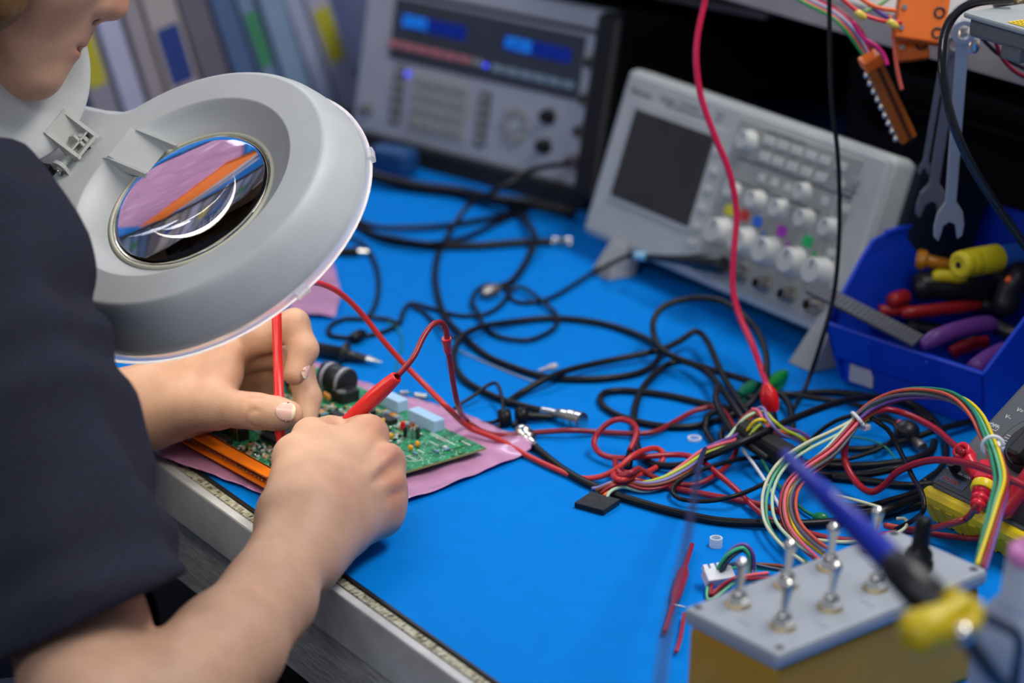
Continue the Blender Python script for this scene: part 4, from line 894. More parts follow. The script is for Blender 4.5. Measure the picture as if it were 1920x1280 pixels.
MB().tube([W(745,737,.004),W(765,736,.004),W(790,743,.003),W(822,747,.002)],.0007).build('wire', plast('teal_wire',(.02,.20,.20),.4), t, True); plug_along('sleeve', 'silver sleeve', W(778,741,.0035), W(800,745,.003), [(0,.0022),(1,.0026)], M_metal, parent=t); plug_along('crimp', 'silver crimp', W(750,737,.004), W(765,737,.004), [(0,.0018),(1,.0018)], M_metal, parent=t)
# rear-left clutter below the generator
t = thing('blue_connector', 'blurred dark blue plug block under the signal generator', 'connector', W(735,300,.01)); MB().box(W(738,300,.014),(.045,.028,.026),.006,rot=cols((.9,.4,0),(-.4,.9,0),(0,0,1))).build('body', plast('dark_blue_plug',(.01,.07,.22),.5), t, True)
cab('black cable lump in the dark below the signal generator', [(660,300,.01),(700,330,.01),(780,350,.006),(860,360,.006),(930,375,.01),(1010,385,.012),(1080,400,.006)], .006)
# ------------------------------------------------------------------ red leads
RW = M_redw
RB = plast('bright_red_wire', (.56,.030,.028), .35)
cab('long red probe lead falling from the lamp rim across the bag to the knot', [D2 for D2 in [(540,540,0,1.555),(572,531,0,1.58),(602,532,0,1.61),(640,551,0,1.635),(680,590,0,1.655),(720,640,0,1.665),(760,685,0,1.672),(800,725,0,1.672),(840,765,0,1.665),(880,801,.010),(940,826,.006),(985,852,.003),(1040,878,.003),(1088,896,.003),(1124,894,.004),(1155,880,.010),(1184,856,.016),(1208,844,.014),(1232,841,.010),(1244,851,.008),(1237,870,.004),(1213,885,.004),(1190,892,.010),(1165,900,.012),(1150,892,.010),(1162,884,.006),(1185,888,.004)]], .0020, RB, name='probe_lead', cat='lead')
c = cab('dark red lead arching from the right-hand probe down to the mat', [tuple((747,703,0,1.566)),(775,669,0,1.572),(794,631,0,1.582),(812,608,0,1.592),(828,605,0,1.600),(837,622,0,1.606),(839,650,0,1.612),(844,678,0,1.62),(850,719,0,1.63),(858,757,0,1.645),(875,788,.010),(903,808,.004),(940,816,.003),(987,812,.003),(1066,807,.006),(1128,810,.003),(1191,813,.004),(1228,809,.004),(1269,788,.004),(1306,769,.006),(1344,763,.008),(1370,790,.010),(1383,830,.010),(1370,865,.007),(1328,899,.005),(1292,909,.004),(1232,897,.006),(1196,877,.010)], .0020, plast('dark_red_wire',(.24,.012,.018),.3), name='probe_lead', cat='lead')
plug_along('collar', 'bright red collar', D(837,634,1.608), D(840,662,1.615), [(0,.0033),(.25,.0033),(.3,.0028),(.75,.0026),(1,.0020)], M_red, parent=c)
c = cab('red lead making an egg-shaped loop with a black sleeve above the knot', [(1181,844,.014),(1193,815,.020),(1189,796,.024),(1167,786,.026),(1141,793,.022),(1119,815,.014),(1114,834,.009),(1129,852,.006),(1160,859,.007),(1208,856,.008),(1280,853,.008),(1316,865,.008),(1347,889,.008),(1381,918,.006),(1412,949,.005),(1440,972,.004),(1470,990,.004)], .0021, plast('crimson_wire',(.36,.010,.024),.3), name='red_lead', cat='lead')
plug_along('sleeve', 'black sleeve', W(1182,842,.013), W(1177,880,.004), [(0,.0022),(.3,.0028),(1,.0030)], M_rubber, parent=c)
cab('dark red lead running straight right from the knot over the mat', [(1153,862,.008),(1160,885,.010),(1189,899,.008),(1232,909,.003),(1304,923,.003),(1376,936,.003),(1424,945,.006),(1460,959,.008),(1483,976,.008),(1520,1000,.004),(1600,1012,.003),(1700,996,.004),(1771,1004,.008),(1828,1009,.010),(1880,1000,.012),(1940,985,.012)], .0021, RW, name='red_lead', cat='lead')
cab('dark red lead end wrapped tightly round the knot', [(1148,893,.006),(1165,893,.013),(1185,885,.016),(1196,880,.012),(1188,897,.006),(1168,905,.004),(1155,900,.006)], .0021, RW, name='red_lead', cat='lead')
cab('crimson lead dipping in a U below the zip tie and crossing over the meter', [(1603,792,.045),(1587,826,.035),(1584,862,.022),(1603,901,.012),(1632,922,.010),(1655,912,.016),(1681,886,.030),(1725,867,.045),(1770,862,.060),(1829,873,.075),(1900,901,.080),(1960,930,.08)], .0024, plast('crimson_wire',(.36,.010,.024),.3), name='red_lead', cat='lead')
cab('red lead running from the zip tie to the round red plug on the meter', [(1608,786,.046),(1660,768,.046),(1699,776,.045),(1751,802,.048),(1785,831,.055),(1806,849,.060)], .0023, plast('crimson_wire',(.36,.010,.024),.3), name='red_lead', cat='lead')
cab('red lead leaving the yellow-ringed plug and curving down left of the meter', [tuple((1830,950,0,1.478)),(1811,972,.036),(1790,979,.034),(1749,990,.020),(1712,993,.010),(1660,985,.005)], .0022, plast('brick_wire',(.40,.03,.025),.35), name='red_lead', cat='lead')
cab('thin black lead hanging over the corner of the yellow meter', [(1632,782,.046),(1665,806,.040),(1690,850,.034),(1712,895,.036),(1730,928,.040),(1732,955,.034),(1712,975,.020),(1680,992,.008)], .0017, name='black_lead', cat='lead')
# ------------------------------------------------------------------ bench heap: more black loops at the right
for lb, P_, r in (('black cable forming the upper flat ring of the right-hand heap', [(1480,740,.004),(1560,735,.003),(1640,745,.004),(1700,760,.006),(1745,790,.006)], .0026),
 ('black cable forming the second flat ring of the right-hand heap', [(1400,745,.010),(1470,738,.008),(1540,748,.006),(1600,757,.004),(1680,790,.003),(1715,820,.003)], .0022),
 ('black cable running from the heap to the blue bin corner', [(1560,838,.004),(1620,842,.004),(1700,825,.006),(1760,805,.009),(1840,785,.008)], .0025),
 ('thin grey-black lead curling round beside the black plug', [(1540,865,.003),(1600,858,.004),(1660,835,.010),(1682,808,.012),(1672,792,.014),(1640,786,.014),(1600,800,.010)], .0017),
 ('black coax cable lowest but one in the right-hand heap', [(1500,868,.008),(1560,874,.003),(1640,872,.003),(1710,862,.004),(1745,846,.004),(1752,828,.004)], .0030),
 ('black coax cable lowest of the rings in the right-hand heap', [(1470,868,.012),(1540,890,.003),(1620,889,.004),(1680,878,.009),(1720,868,.009)], .0028),
 ('black cable leading from the heap under the yellow meter', [(1560,895,.003),(1640,903,.003),(1700,910,.003),(1735,908,.003),(1790,900,.003)], .0027),
 ('black cable arching low in front of the yellow meter', [(1560,945,.003),(1620,950,.003),(1680,935,.003),(1712,925,.003),(1760,905,.003)], .0024),
 ('black cable in the shade left of the yellow meter', [(1600,965,.004),(1660,957,.008),(1712,938,.006),(1770,920,.004)], .0034),
 ('black cable standing in a narrow hoop behind the heap', [(1344,838,.003),(1323,805,.004),(1326,782,.010),(1345,772,.014),(1362,790,.010),(1352,818,.005),(1362,845,.003)], .0024),
 ('thin black lead dropping from the hoop into the heap', [(1347,722,.020),(1342,745,.018),(1352,775,.016),(1378,815,.018),(1400,832,.020),(1440,860,.014)], .0026),
 ('black cable passing behind the red clip', [(1440,728,.008),(1470,745,.008),(1484,775,.006),(1486,815,.003)], .0026),
 ('thin black wire arching left of the first zip tie', [(1500,850,.010),(1530,815,.024),(1565,790,.036),(1600,778,.044)], .0015)):
    cab(lb, P_, r)
t = thing('banana_socket_plug', 'round black plug with a pink wire end inside the cable heap', 'plug', W(1700,806,.008)); MB().sphere(W(1700,808,.010),.0095,18,(1,1,.85)).build('head', M_black, t, True); plug_along('nose', 'metal nose', W(1705,818,.007), W(1730,840,.004), [(0,.003),(.6,.003),(.61,.0042),(1,.0042)], mat('dull_metal',(.30,.27,.26),.4,.8), parent=t); plug_along('pink_end', 'pink wire end', W(1685,793,.012), W(1694,800,.011), [(0,.0028),(1,.0028)], plast('pink_wire',(.75,.12,.16),.4), parent=t)
b = MB().box(W(1440,836,.016),(.052,.016,.016),.004,rot=cols((.95,.2,-.2),(-.2,.97,0),(.2,.04,.97))); tag(b.build('tape_bundle', mat('black_tape',(.010,.010,.011),.7,bump=.5), None), 'lump of black tape binding the wires in the middle of the heap', 'tape')
# ------------------------------------------------------------------ coloured wire harnesses
def harness(label, cat, path, wires, R, twist=1.2, group=None, name='wire_harness', r=.00122, spread=None, phase=0., fan=None):
    """one bundle, each wire a part"""
    P = catmull([px(p) for p in path], 10); t = thing(name, label, cat, P[0], group=group); N = len(P); n = len(wires)
    fr = []; u = None
    for i in range(N):
        tt = unit(P[min(i+1,N-1)]-P[max(i-1,0)]); u = np.cross(tt,(0,0,1)) if u is None else u-tt*np.dot(u,tt); u = unit(u); fr.append((u,np.cross(tt,u)))
    for k, (col, nm) in enumerate(wires):
        pts = []
        for i in range(N):
            s = i/(N-1); a = phase+2*PI*k/n+twist*s*2*PI; rr = R*(1 if spread is None else spread(s))*(.35 if (k == 0 and n > 4) else 1)+R*.15*math.sin(7*s+k*2); u, w = fr[i]; fl = 1 if fan is None else 1+fan*math.exp(-s*22)
            pts.append(P[i]+u*math.cos(a)*rr*fl+w*math.sin(a)*rr*(1 if fan is None else 1-.8*math.exp(-s*22)))
        MB().tube(pts, r, 7, raw=True).build('wire', plast(nm.replace(' ','_'), col, .35), t, True, label=nm)
    return t
GRN, YEL, ORA, PUR, REDc, GRY, PNK, WHT, BRN, LIM = ((.10,.42,.20),'green wire'),((.80,.60,.01),'yellow wire'),((.85,.16,.01),'orange wire'),((.16,.07,.32),'purple wire'),((.55,.015,.02),'red wire'),((.10,.10,.12),'grey wire'),((.70,.20,.26),'pink wire'),((.60,.60,.56),'white wire'),((.22,.05,.02),'brown wire'),((.50,.60,.05),'lime wire')
arch = [(1836,1068,.066),(1852,1010,.075),(1868,950,.085),(1878,905,.088),(1870,865,.090),(1853,822,.092),(1831,779,.092),(1796,748,.088),(1750,737,.080),(1690,740,.068),(1640,760,.055),(1608,786,.046)]
h1 = harness('rainbow wire harness arching over the grey meter with two white zip ties', 'wire harness', arch, [((.12,.46,.25),'pale green wire'),YEL,REDc,PUR,GRY,((.62,.10,.05),'rust wire'),GRN], .0036, .45, phase=3.5)
for (q1, q2) in (((1596,774,.052),(1622,800,.040)),((1846,834,.098),(1876,836,.090))):
    A, B = W(*q1), W(*q2); c = (A+B)/2; d = unit(B-A)
    b = MB(); ring = []; w_ = unit(W(1640,760,.055)-W(1608,786,.046)) if q1[0] < 1700 else unit(W(1862,810,.092)-W(1872,850,.09)); u_ = unit(np.cross(w_,(0,0,1))); v_ = np.cross(w_,u_)
    for k in range(25): a = 2*PI*k/24; ring.append(c+(u_*math.cos(a)+v_*math.sin(a))*.0062)
    b.tube(ring,.0013,6,raw=True); b.box(c+d*.0085,(.006,.006,.004),.0008); b.build('zip_tie', M_white, h1, True, label='white zip tie')
harness('pale green and white wire pair curving down in front of the toggle switch box', 'wires', [(1608,786,.046),(1560,812,.040),(1510,838,.034),(1470,868,.026),(1448,900,.020),(1438,940,.014),(1446,985,.010),(1480,1025,.010),(1520,1052,.014)], [((.12,.46,.25),'pale green wire'),((.45,.62,.42),'mint wire'),((.55,.58,.40),'cream wire')], .0022, .3, spread=lambda s: 1+s)
harness('purple, yellow and red wires dropping from the zip tie to the toggle switch box', 'wires', [(1608,786,.046),(1585,815,.040),(1555,850,.032),(1510,885,.026),(1484,915,.020),(1478,950,.014),(1490,990,.012),(1520,1022,.016),(1556,1048,.026)], [YEL,PUR,((.62,.08,.05),'rust wire'),GRY,PNK,REDc,((.45,.62,.42),'mint wire')], .0036, .4, spread=lambda s: .8+.8*s)
harness('multicoloured ribbon of wires running from the black pin connector into the heap', 'wires', [(1127,926,.003),(1146,914,.006),(1172,908,.005),(1208,913,.004),(1244,904,.006),(1280,882,.010),(1316,853,.014),(1345,838,.018),(1371,825,.018),(1385,808,.020),(1396,790,.026),(1414,775,.030)], [ORA,PUR,PNK,LIM,((.25,.22,.50),'violet wire'),BRN,REDc,((.45,.62,.42),'mint wire')], .0030, 1.0, fan=2.2)
harness('orange and violet wire ends fanning over the black tape', 'wires', [(1414,775,.030),(1428,774,.032),(1443,794,.030),(1462,808,.024),(1496,818,.018),(1520,832,.012)], [ORA,PUR,LIM,((.25,.22,.50),'violet wire'),PNK], .0032, .5)
harness('lime wires standing up behind the black cable crossing', 'wires', [(1400,820,.020),(1412,800,.028),(1424,790,.032),(1436,800,.026),(1446,812,.020)], [LIM,((.45,.62,.42),'mint wire'),YEL], .0022, .4)
cab('white wire slanting down from the tape to the toggle switch box', [(1392,842,.014),(1412,868,.010),(1440,910,.004),(1468,962,.003)], .0012, M_white, name='wire', cat='wire')
c = cab('dark green wire ending in a green plug in front of the meter', [(1428,862,.010),(1446,892,.004),(1480,930,.003),(1510,958,.003),(1528,968,.003)], .0013, plast('dark_green_wire',(.004,.16,.09),.4), name='wire', cat='wire')
plug_along('green_plug', 'green plug', W(1524,968,.004), W(1552,972,.004), [(0,.0020),(.3,.0034),(.8,.0036),(1,.0020)], plast('green_plug',(.005,.20,.06),.3), parent=c)
cab('thin green wire lying in a bow inside the right-hand heap', [(1580,818,.003),(1620,822,.006),(1660,838,.010),(1680,862,.006)], .0008, plast('green_wire',(.01,.22,.12),.4), name='wire', cat='wire')
cab('cream wire with a cut end pointing at the nearest toggle lever', [(1560,928,.010),(1590,934,.012),(1630,945,.010),(1664,956,.008)], .0012, plast('cream_wire',(.62,.60,.48),.4), name='wire', cat='wire')
cab('cream wire hooked round beside the toggle switch box lid', [(1530,1012,.020),(1580,1016,.020),(1640,1012,.022),(1680,1000,.020),(1700,985,.016),(1696,972,.012),(1682,972,.010)], .0012, plast('cream_wire',(.62,.60,.48),.4), name='wire', cat='wire')
# black ten-way connector
A = W(1137,952,.0)[:3]; q0, q1, q2 = W(1077,942,.004), W(1132,957,.004), W(1152,932,.004)
ex = unit(q1-q0); ey = np.cross((0,0,1),ex); w_ = float(np.linalg.norm(q1-q0)); ey = unit(ey); dpt = .0220
t = thing('pin_connector', 'flat black pin connector lying at the end of the coloured ribbon of wires', 'connector', q0-(0,0,.0038), R=cols(ex,ey,(0,0,1)))
b = MB().box((w_/2,dpt/2,.0022),(w_,dpt,.0040),.0005); b.mi = 1
for k in range(10): b.box((w_*(k+.5)/10,-.0001,.0022),(.0011,.0006,.0016))
b.mi = 2
for k in range(8):
    if k != 4: b.box((w_*(k+1.2)/10,dpt*.55,.00425),(.0006,.0010,.0002))
b.build('housing', [plast('connector_black',(.013,.015,.018),.45),M_rubber,M_brass], t)
# nylon spacers
def spacer(label, q, r, h, lie=False, hz=0.):
    b = MB(); c = W(q[0],q[1],hz+(r if lie else 0)); ax_ = (0,0,1) if not lie else unit((.5,.8,0))
    b.lathe(c, ax_, [(0,r),(h,r),(h,r*.72),(0,r*.72),(0,r)], 28, False, cap=False); o = b.build('nylon_spacer', mat('nylon',(.62,.68,.74),.35,sss=.4,sssr=(1,1,1),coat=.2), None); return tag(o, label, 'spacer')
spacer('white nylon spacer standing upright left of the white wire connector', (1342,1024), .0042, .0062)
spacer('white nylon spacer lying flat behind the red knot of leads', (1302,824), .0050, .0018)
spacer('white nylon spacer half hidden beside the coloured ribbon of wires', (1370,824), .0040, .0022)
# red needle probe
t = thing('needle_probe', 'thin red needle probe lying on the mat left of the toggle switch box', 'probe', W(1272,1100,0))
A, B = W(1298,1020,.004), W(1246,1184,.004); L = np.linalg.norm(B-A); d = unit(B-A)
MB().lathe(A, d, [(0,.0012),(.001,.0016),(L*.28,.0018),(L*.30,.0026),(L*.36,.0040),(L*.60,.0036),(L*.66,.0022),(L,.0017)], 16).build('body', plast('deep_red',(.42,.008,.015),.3), t, True)
MB().cyl(W(1262,1133,.006),W(1284,1138,.004),.0006).build('pin', M_metal, t, True, label='steel pin')
cab('thin dark red wire end poking out below the toggle box corner', [(1283,1150,.004),(1276,1195,.004),(1268,1222,.003)], .0012, plast('deep_red',(.42,.008,.015),.3), name='wire', cat='wire')
# white connector with wires beside the toggle box
t = thing('wire_connector', 'white plastic wire connector lying beside the toggle switch box', 'connector', W(1348,1085,0)); c = W(1347,1080,.008); ex = unit(W(1372,1085,.008)-W(1325,1092,.008)); ey = unit(np.cross((0,0,1),ex)); ez = np.cross(ex,ey)
Rw_ = cols(ex,ey,ez)@cols((1,0,0),(0,.85,.52),(0,-.52,.85)); b = MB().box(c,(.019,.0095,.0075),.0008,rot=Rw_)
for k in range(4): b.box(c+Rw_@np.array((-.007+k*.0045,.006,.001)),(.0028,.004,.004),rot=Rw_)
b.build('housing', plast('white_housing',(.62,.64,.70),.4), t, True)
harness('dark and green wires arching from the white wire connector', 'wires', [(1350,1068,.012),(1368,1040,.022),(1392,1026,.026),(1406,1038,.022),(1410,1068,.010),(1412,1090,.006)], [((.03,.05,.10),'navy wire'),((.02,.30,.22),'teal wire'),PUR,((.04,.45,.20),'bright green wire')], .0018, .6)
harness('wires running from the white wire connector behind the toggle box', 'wires', [(1355,1066,.010),(1390,1058,.008),(1430,1062,.006),(1480,1068,.005)], [((.04,.45,.20),'bright green wire'),BRN,((.03,.05,.10),'navy wire')], .0015, .4)
harness('green and pink wires curling under the white wire connector', 'wires', [(1332,1100,.004),(1334,1120,.003),(1352,1105,.006),(1375,1088,.010),(1400,1085,.010),(1440,1080,.008)], [((.12,.46,.25),'pale green wire'),PNK,REDc], .0018, .5)
# alligator clips
def croc(label, A, B, col, nm):
    A, B = np.array(A), np.array(B); d = unit(B-A); L = float(np.linalg.norm(B-A)); u = unit(np.cross(d,(0,0,1))); w = np.cross(u,d); t = thing('alligator_clip', label, 'clip', A)
    b = MB(); R = cols(u,d,w)
    for sg in (-1,1):
        prof = [(0,.0022),(.25,.0048),(.55,.0052),(.80,.0040),(1,.0022)]; pts = []; vs = []
        b.lathe(A+w*sg*.0012, d+w*sg*.08, [(t_*L,r_) for t_,r_ in prof], 12)
    b.build('sleeve', plast(nm,col,.3), t, True)
    b = MB()
    for sg in (-1,1): b.box(B+d*.005+w*sg*.0013,(.0035,.012,.0008),rot=R)
    b.build('jaw', M_metal, t, True, label='metal jaws')
croc('red alligator clip pointing down into the heap on the end of the hanging red wire', W(1437,722,.040), W(1449,772,.022), (.70,.008,.012), 'clip_red')
croc('green alligator clip leaning behind the red clip', W(1474,700,.012), W(1436,735,.008), (.004,.20,.03), 'clip_green')
croc('dark green alligator clip lying left of the red clip', W(1420,722,.006), W(1385,748,.006), (.003,.12,.06), 'clip_dark_green')
cable('hanging_wire', 'long red wire hanging in front of the oscilloscope down to the red clip', 'wire', [(1327,-30,0,1.74),(1322,0,0,1.745),(1309,60,0,1.75),(1305,110,0,1.755),(1314,180,0,1.765),(1340,255,0,1.775),(1368,325,0,1.785),(1381,400,0,1.795),(1376,470,0,1.80),(1374,540,0,1.805),(1386,590,0,1.805),(1410,645,0,1.80),(1430,700,0,1.795),(1438,724,.038)], .0024, plast('magenta_red_wire',(.66,.015,.07),.35))
cable('hanging_wire', 'thin black wire hanging in front of the right half of the oscilloscope', 'wire', [(1555,-30,0,1.72),(1555,0,0,1.725),(1556,100,0,1.735),(1560,200,0,1.745),(1570,280,0,1.755),(1574,370,0,1.765),(1572,470,0,1.775),(1562,560,0,1.785),(1540,640,0,1.79),(1515,715,0,1.80),(1488,766,.006)], .0017, M_rubber)
cable('hanging_cable', 'glossy black cable curving down past the wrenches at the right edge', 'cable', [(1900,-2,0,1.62),(1840,2,0,1.62),(1800,18,0,1.62),(1774,55,0,1.62),(1767,110,0,1.62),(1772,170,0,1.625),(1790,240,0,1.63),(1822,310,0,1.64),(1862,375,0,1.65),(1900,430,0,1.66),(1950,500,0,1.67)], .0034, mat('glossy_black',(.010,.010,.012),.18,coat=.4))
# scope probe hanging on the first socket
t = thing('scope_probe', 'black scope probe body with a pale band across the front of the oscilloscope', 'probe', D(1350,494,1.93))
A, B = D(1358,496,1.925), D(1212,481,2.0); L = np.linalg.norm(B-A); d = unit(B-A)
MB().lathe(A, d, [(0,.0060),(.002,.0072),(L*.22,.0074),(L*.36,.0066),(L*.42,.0052),(L*.70,.0032),(L,.0024)], 20).build('body', M_black, t, True)
MB().lathe(B, d, [(0,.0034),(.012,.0034)], 14).build('band', plast('pale_cyan_band',(.30,.62,.78),.4), t, True, label='pale blue band')
cable('cable', 'thin lead from the scope probe band down to the mat', 'cable', [(1182,478,0,2.01),(1165,484,0,2.02),(1140,497,.012),(1110,512,.004)], .0018, M_rubber)
# ------------------------------------------------------------------ toggle switch box
M_lid = plast('box_lid_grey', (.33,.36,.40), .5); M_ybody = plast('box_yellow', (.52,.255,.008), .5)
a_ = math.radians(5.3); TO = W(1282,1138,.07); tb = thing('toggle_switch_box', 'yellow box with grey lid carrying seven metal toggle levers and one black boot', 'switch box', (TO[0],TO[1],TZ), a_)
MB().box((.035,.0855,.0300),(.066,.167,.0600),.004).build('body', M_ybody, tb, label='yellow box body')
MB().box((.035,.0855,.0650),(.0705,.1715,.0100),.003).build('lid', M_lid, tb, label='grey lid')
def toggle(x, y, tilt=(0,.12), boot=False):
    h = .0700; b = MB()
    if boot:
        b.lathe((x,y,h),(tilt[0],tilt[1],1),[(0,.0090),(.002,.0092),(.005,.0088),(.006,.0075),(.0085,.0080),(.011,.0070),(.013,.0052),(.016,.0050),(.027,.0048),(.030,.0040),(.031,.002)],20)
        return b.build('boot_toggle', M_rubber, tb, label='black rubber booted toggle')
    b.lathe((x,y,h),(0,0,1),[(0,.0072),(.0008,.0072)],24); b.mi = 1; b.hexn((x,y,h+.0008),(0,0,1),.0022,.0068); b.lathe((x,y,h+.003),(0,0,1),[(0,.0046),(.0045,.0044),(.0052,.0036)],18)
    b.hexn((x,y,h+.0032),(0,0,1),.0018,.0058)
    b.lathe((x,y,h+.0075),(tilt[0],tilt[1],1),[(0,.0018),(.002,.0019),(.0125,.0028),(.0150,.0036),(.0170,.0037),(.0188,.0028),(.0198,.0006)],16)
    return b.build('toggle_lever', [M_brass,M_metal], tb, label='metal toggle lever')
for x, y, t in ((.0155,.026,(-.03,.10)),(.049,.026,(.0,.12)),(.0150,.064,(-.02,.10)),(.049,.063,(.0,.12)),(.0140,.100,(-.02,.10)),(.0475,.101,(.02,.10)),(.0140,.137,(-.02,.10))): toggle(x, y, t)
toggle(.0440,.140,(.03,.05),True)
for x, y in ((.005,.006),(.065,.007),(.065,.164),(.005,.165)):
    b = MB().lathe((x,y,.0701),(0,0,1),[(0,.0027),(.0004,.0024)],16); b.mi = 1; b.box((x,y,.0706),(.0038,.0007,.0002)); b.build('lid_screw', [plast('screw_grey',(.12,.12,.13),.4),M_black], tb)
b = MB(); rr = random.Random(3)
for x, y in ((.0325,.045),(.032,.084),(.058,.083),(.030,.120),(.060,.044),(.0325,.0125)):
    for k in range(5): b.box((x-.004+k*.002,y,.0701),(.0012,.0004+.0012*rr.random(),.00015))
b.build('pencil_marks', plast('pencil',(.16,.18,.24),.6), tb, label='faint pencilled marks on the lid')
# ------------------------------------------------------------------ multimeter on its stand
t_ = math.radians(35); MR = cols((1,0,0),(0,math.cos(t_),math.sin(t_)),(0,-math.sin(t_),math.cos(t_)))
M_dmm = plast('meter_face', (.085,.090,.10), .5); M_yh = plast('meter_yellow', (.72,.52,.005), .42, bump=.2); M_dlab = plast('meter_dark_label', (.012,.013,.02), .35); M_prt = mat('white_legend', (.62,.64,.66), .5)
mm = thing('multimeter', 'grey multimeter in a yellow holster, propped up with red plugs in its sockets', 'multimeter', (.225,.375,.780), R=MR)
MB().box((.044,.095,-.0075),(.088,.192,.016),.004).build('face', M_dmm, mm)
MB().box((.044,.145,.0006),(.066,.045,.0016),.001).build('display', mat('meter_lcd',(.20,.23,.19),.2,coat=.3), mm)
b = MB()
b.box((.044,-.0035,-.016),(.096,.012,.031),.006); b.box((.044,.194,-.016),(.096,.010,.031),.005)
for x in (-.0032,.0912): b.box((x,.095,-.022),(.0060,.196,.019),.0028)
b.box((.044,.095,-.0285),(.094,.196,.005),.0025); b.build('holster', M_yh, mm, label='yellow rubber holster')
b = MB()
for k in range(9): b.box((-.0065,.018+k*.0185,-.022),(.0012,.008,.014),.0005)
for k in range(9): b.box((.002+k*.0105,-.0098,-.017),(.0055,.0010,.020),.0004)
b.build('holster_ribs', M_yh, mm)
MB().box((.044,.0085,.0004),(.086,.013,.0012),.0005).build('label_band', M_dlab, mm, label='dark band with the model mark')
MB().box((.0045+.0105,.0085,.0010),(.022,.0062,.0004)).build('badge', plast('badge_blue',(.03,.07,.13),.4), mm)
text('lettering','ROBIN',.0048,plast('badge_red',(.55,.06,.02),.4),mm,(.006,.0068,.0013))
text('lettering','P331',.0062,M_prt,mm,(.0435,.0050,.0012))
text('lettering','OFF',.0046,M_prt,mm,(.0035,.0565,.0006)); text('lettering','COM',.0050,M_prt,mm,(.0300,.0305,.0006)); text('lettering','10A MAX',.0028,M_prt,mm,(.0120,.0150,.0006)); text('lettering','FUSED',.0024,M_prt,mm,(.013,.0122,.0006))
text('lettering','V~',.0046,M_prt,mm,(.0090,.0665,.0006)); text('lettering','V=',.0046,M_prt,mm,(.0125,.0745,.0006)); text('lettering','mA',.0035,M_prt,mm,(.002,.0315,.0006))
b = MB()
for x, y, w, h in ((.0068,.0585,.0108,.0004),(.0068,.0550+.0000,.0108,.0004),(.0016,.0568,.0004,.0040),(.0120,.0568,.0004,.0040),(.0085,.0185,.0004,.0075),(.0125,.0146,.0080,.0004),(.0245,.0146,.0100,.0004),(.030,.0165,.0004,.0040)): b.box((x,y,.0006),(w,h,.0002))
for k in range(5): b.box((.0260,.0470+k*.0022,.0006),(.0100,.0004,.0002))
b.build('legend_lines', M_prt, mm)
b = MB()
for k in range(40): a = 2*PI*k/40; r_ = .0285; b.box((.048+r_*math.cos(a),.055+r_*math.sin(a),.0005),(.0046,.00035,.0002),rot=cols((-math.sin(a),math.cos(a),0),(-math.cos(a),-math.sin(a),0),(0,0,1)))
b.build('dial_ring', plast('dial_line',(.02,.02,.022),.5), mm)
b = MB().lathe((.048,.055,0),(0,0,1),[(0,.0215),(.004,.0205),(.0055,.0190)],36); b.box((.048,.055,.0105),(.0125,.0375,.0125),.0035); b.build('rotary_knob', M_black, mm, label='black rotary knob')
for x, y in ((.0045,.0275),(.030,.018),(.0555,.022),(.078,.022)): MB().lathe((x,y,.0002),(0,0,1),[(0,.0055),(.0012,.0052)],20).build('socket', M_dlab, mm)
# plugs (things of their own, pushed in the sockets)
def mpt(x, y, z): return np.array(MR)@np.array((x,y,z))+np.array((.225,.375,.780))
MR = np.array(MR); M_plug = plast('plug_red', (.66,.012,.035), .3)
t = thing('banana_plug', 'red plug with a round open end lying across the left side of the meter', 'plug', mpt(.010,.024,.006))
A, B = mpt(.0170,.0240,.013), mpt(.0360,.0140,.010); d = unit(B-A); b = MB().lathe(A, d, [(.002,.0052),(.012,.0050),(.014,.0042),(np.linalg.norm(B-A),.0040)], 18); b.lathe(A, MR[:,2]*.9+np.array((0,-.2,0)), [(-.005,.0060),(.006,.0060),(.006,.0034),(.001,.0030)], 20, cap=False); b.build('body', M_plug, t, True)
MB().lathe(A, MR[:,2]*.9+np.array((0,-.2,0)), [(.0005,.0001),(.001,.0030),(.0035,.0026)], 14).build('metal_eye', M_brass, t, True, label='metal lined hole')
MB().cyl(mpt(.0085,.0180,.0002), mpt(.0085,.0180,.008), .004).build('black_pin', M_black, t, True, label='black pin end')  # short black cylinder on the meter face by the round plug
t = thing('banana_plug', 'square red plug with yellow ring and ribbed boot standing in the meter', 'plug', mpt(.030,.018,.002))
A, B = mpt(.0465,.0155,.016), mpt(.0585,-.0100,.016); d = unit(B-A); L = float(np.linalg.norm(B-A)); u = unit(np.cross(d,MR[:,2])); w = np.cross(u,d)
MB().box(A-d*.001,(.0125,.016,.0135),.0018,rot=cols(u,d,w)).build('body', M_plug, t, True); MB().cyl(mpt(.0465,.0155,.002), A, .0042).build('pin_sleeve', M_plug, t, True)
MB().lathe(A+d*.007, d, [(0,.0078),(.001,.0082),(.0050,.0082),(.0060,.0076)], 24).build('ring', plast('ring_yellow',(.80,.60,.01),.35), t, True, label='yellow ring')
MB().lathe(A+d*.0125, d, [(0,.0066),(.0030,.0062),(.0034,.0048),(.0046,.0048),(.0050,.0058),(.0078,.0055),(.0082,.0042),(.0094,.0042),(.0098,.0050),(.0125,.0046),(.0130,.0034),(.0160,.0030)], 20).build('boot', M_plug, t, True, label='ribbed cable boot')
t = thing('test_lead_handle', 'dark red lead handle leaning on the right part of the meter face', 'probe', mpt(.064,.012,.003))
A, B = mpt(.073,-.004,.012), mpt(.070,.045,.014); MB().lathe(A, B-A, [(0,.003),(.004,.0062),(.045,.0070),(.051,.005)], 18).build('handle', plast('handle_dark_red',(.40,.008,.02),.35), t, True)
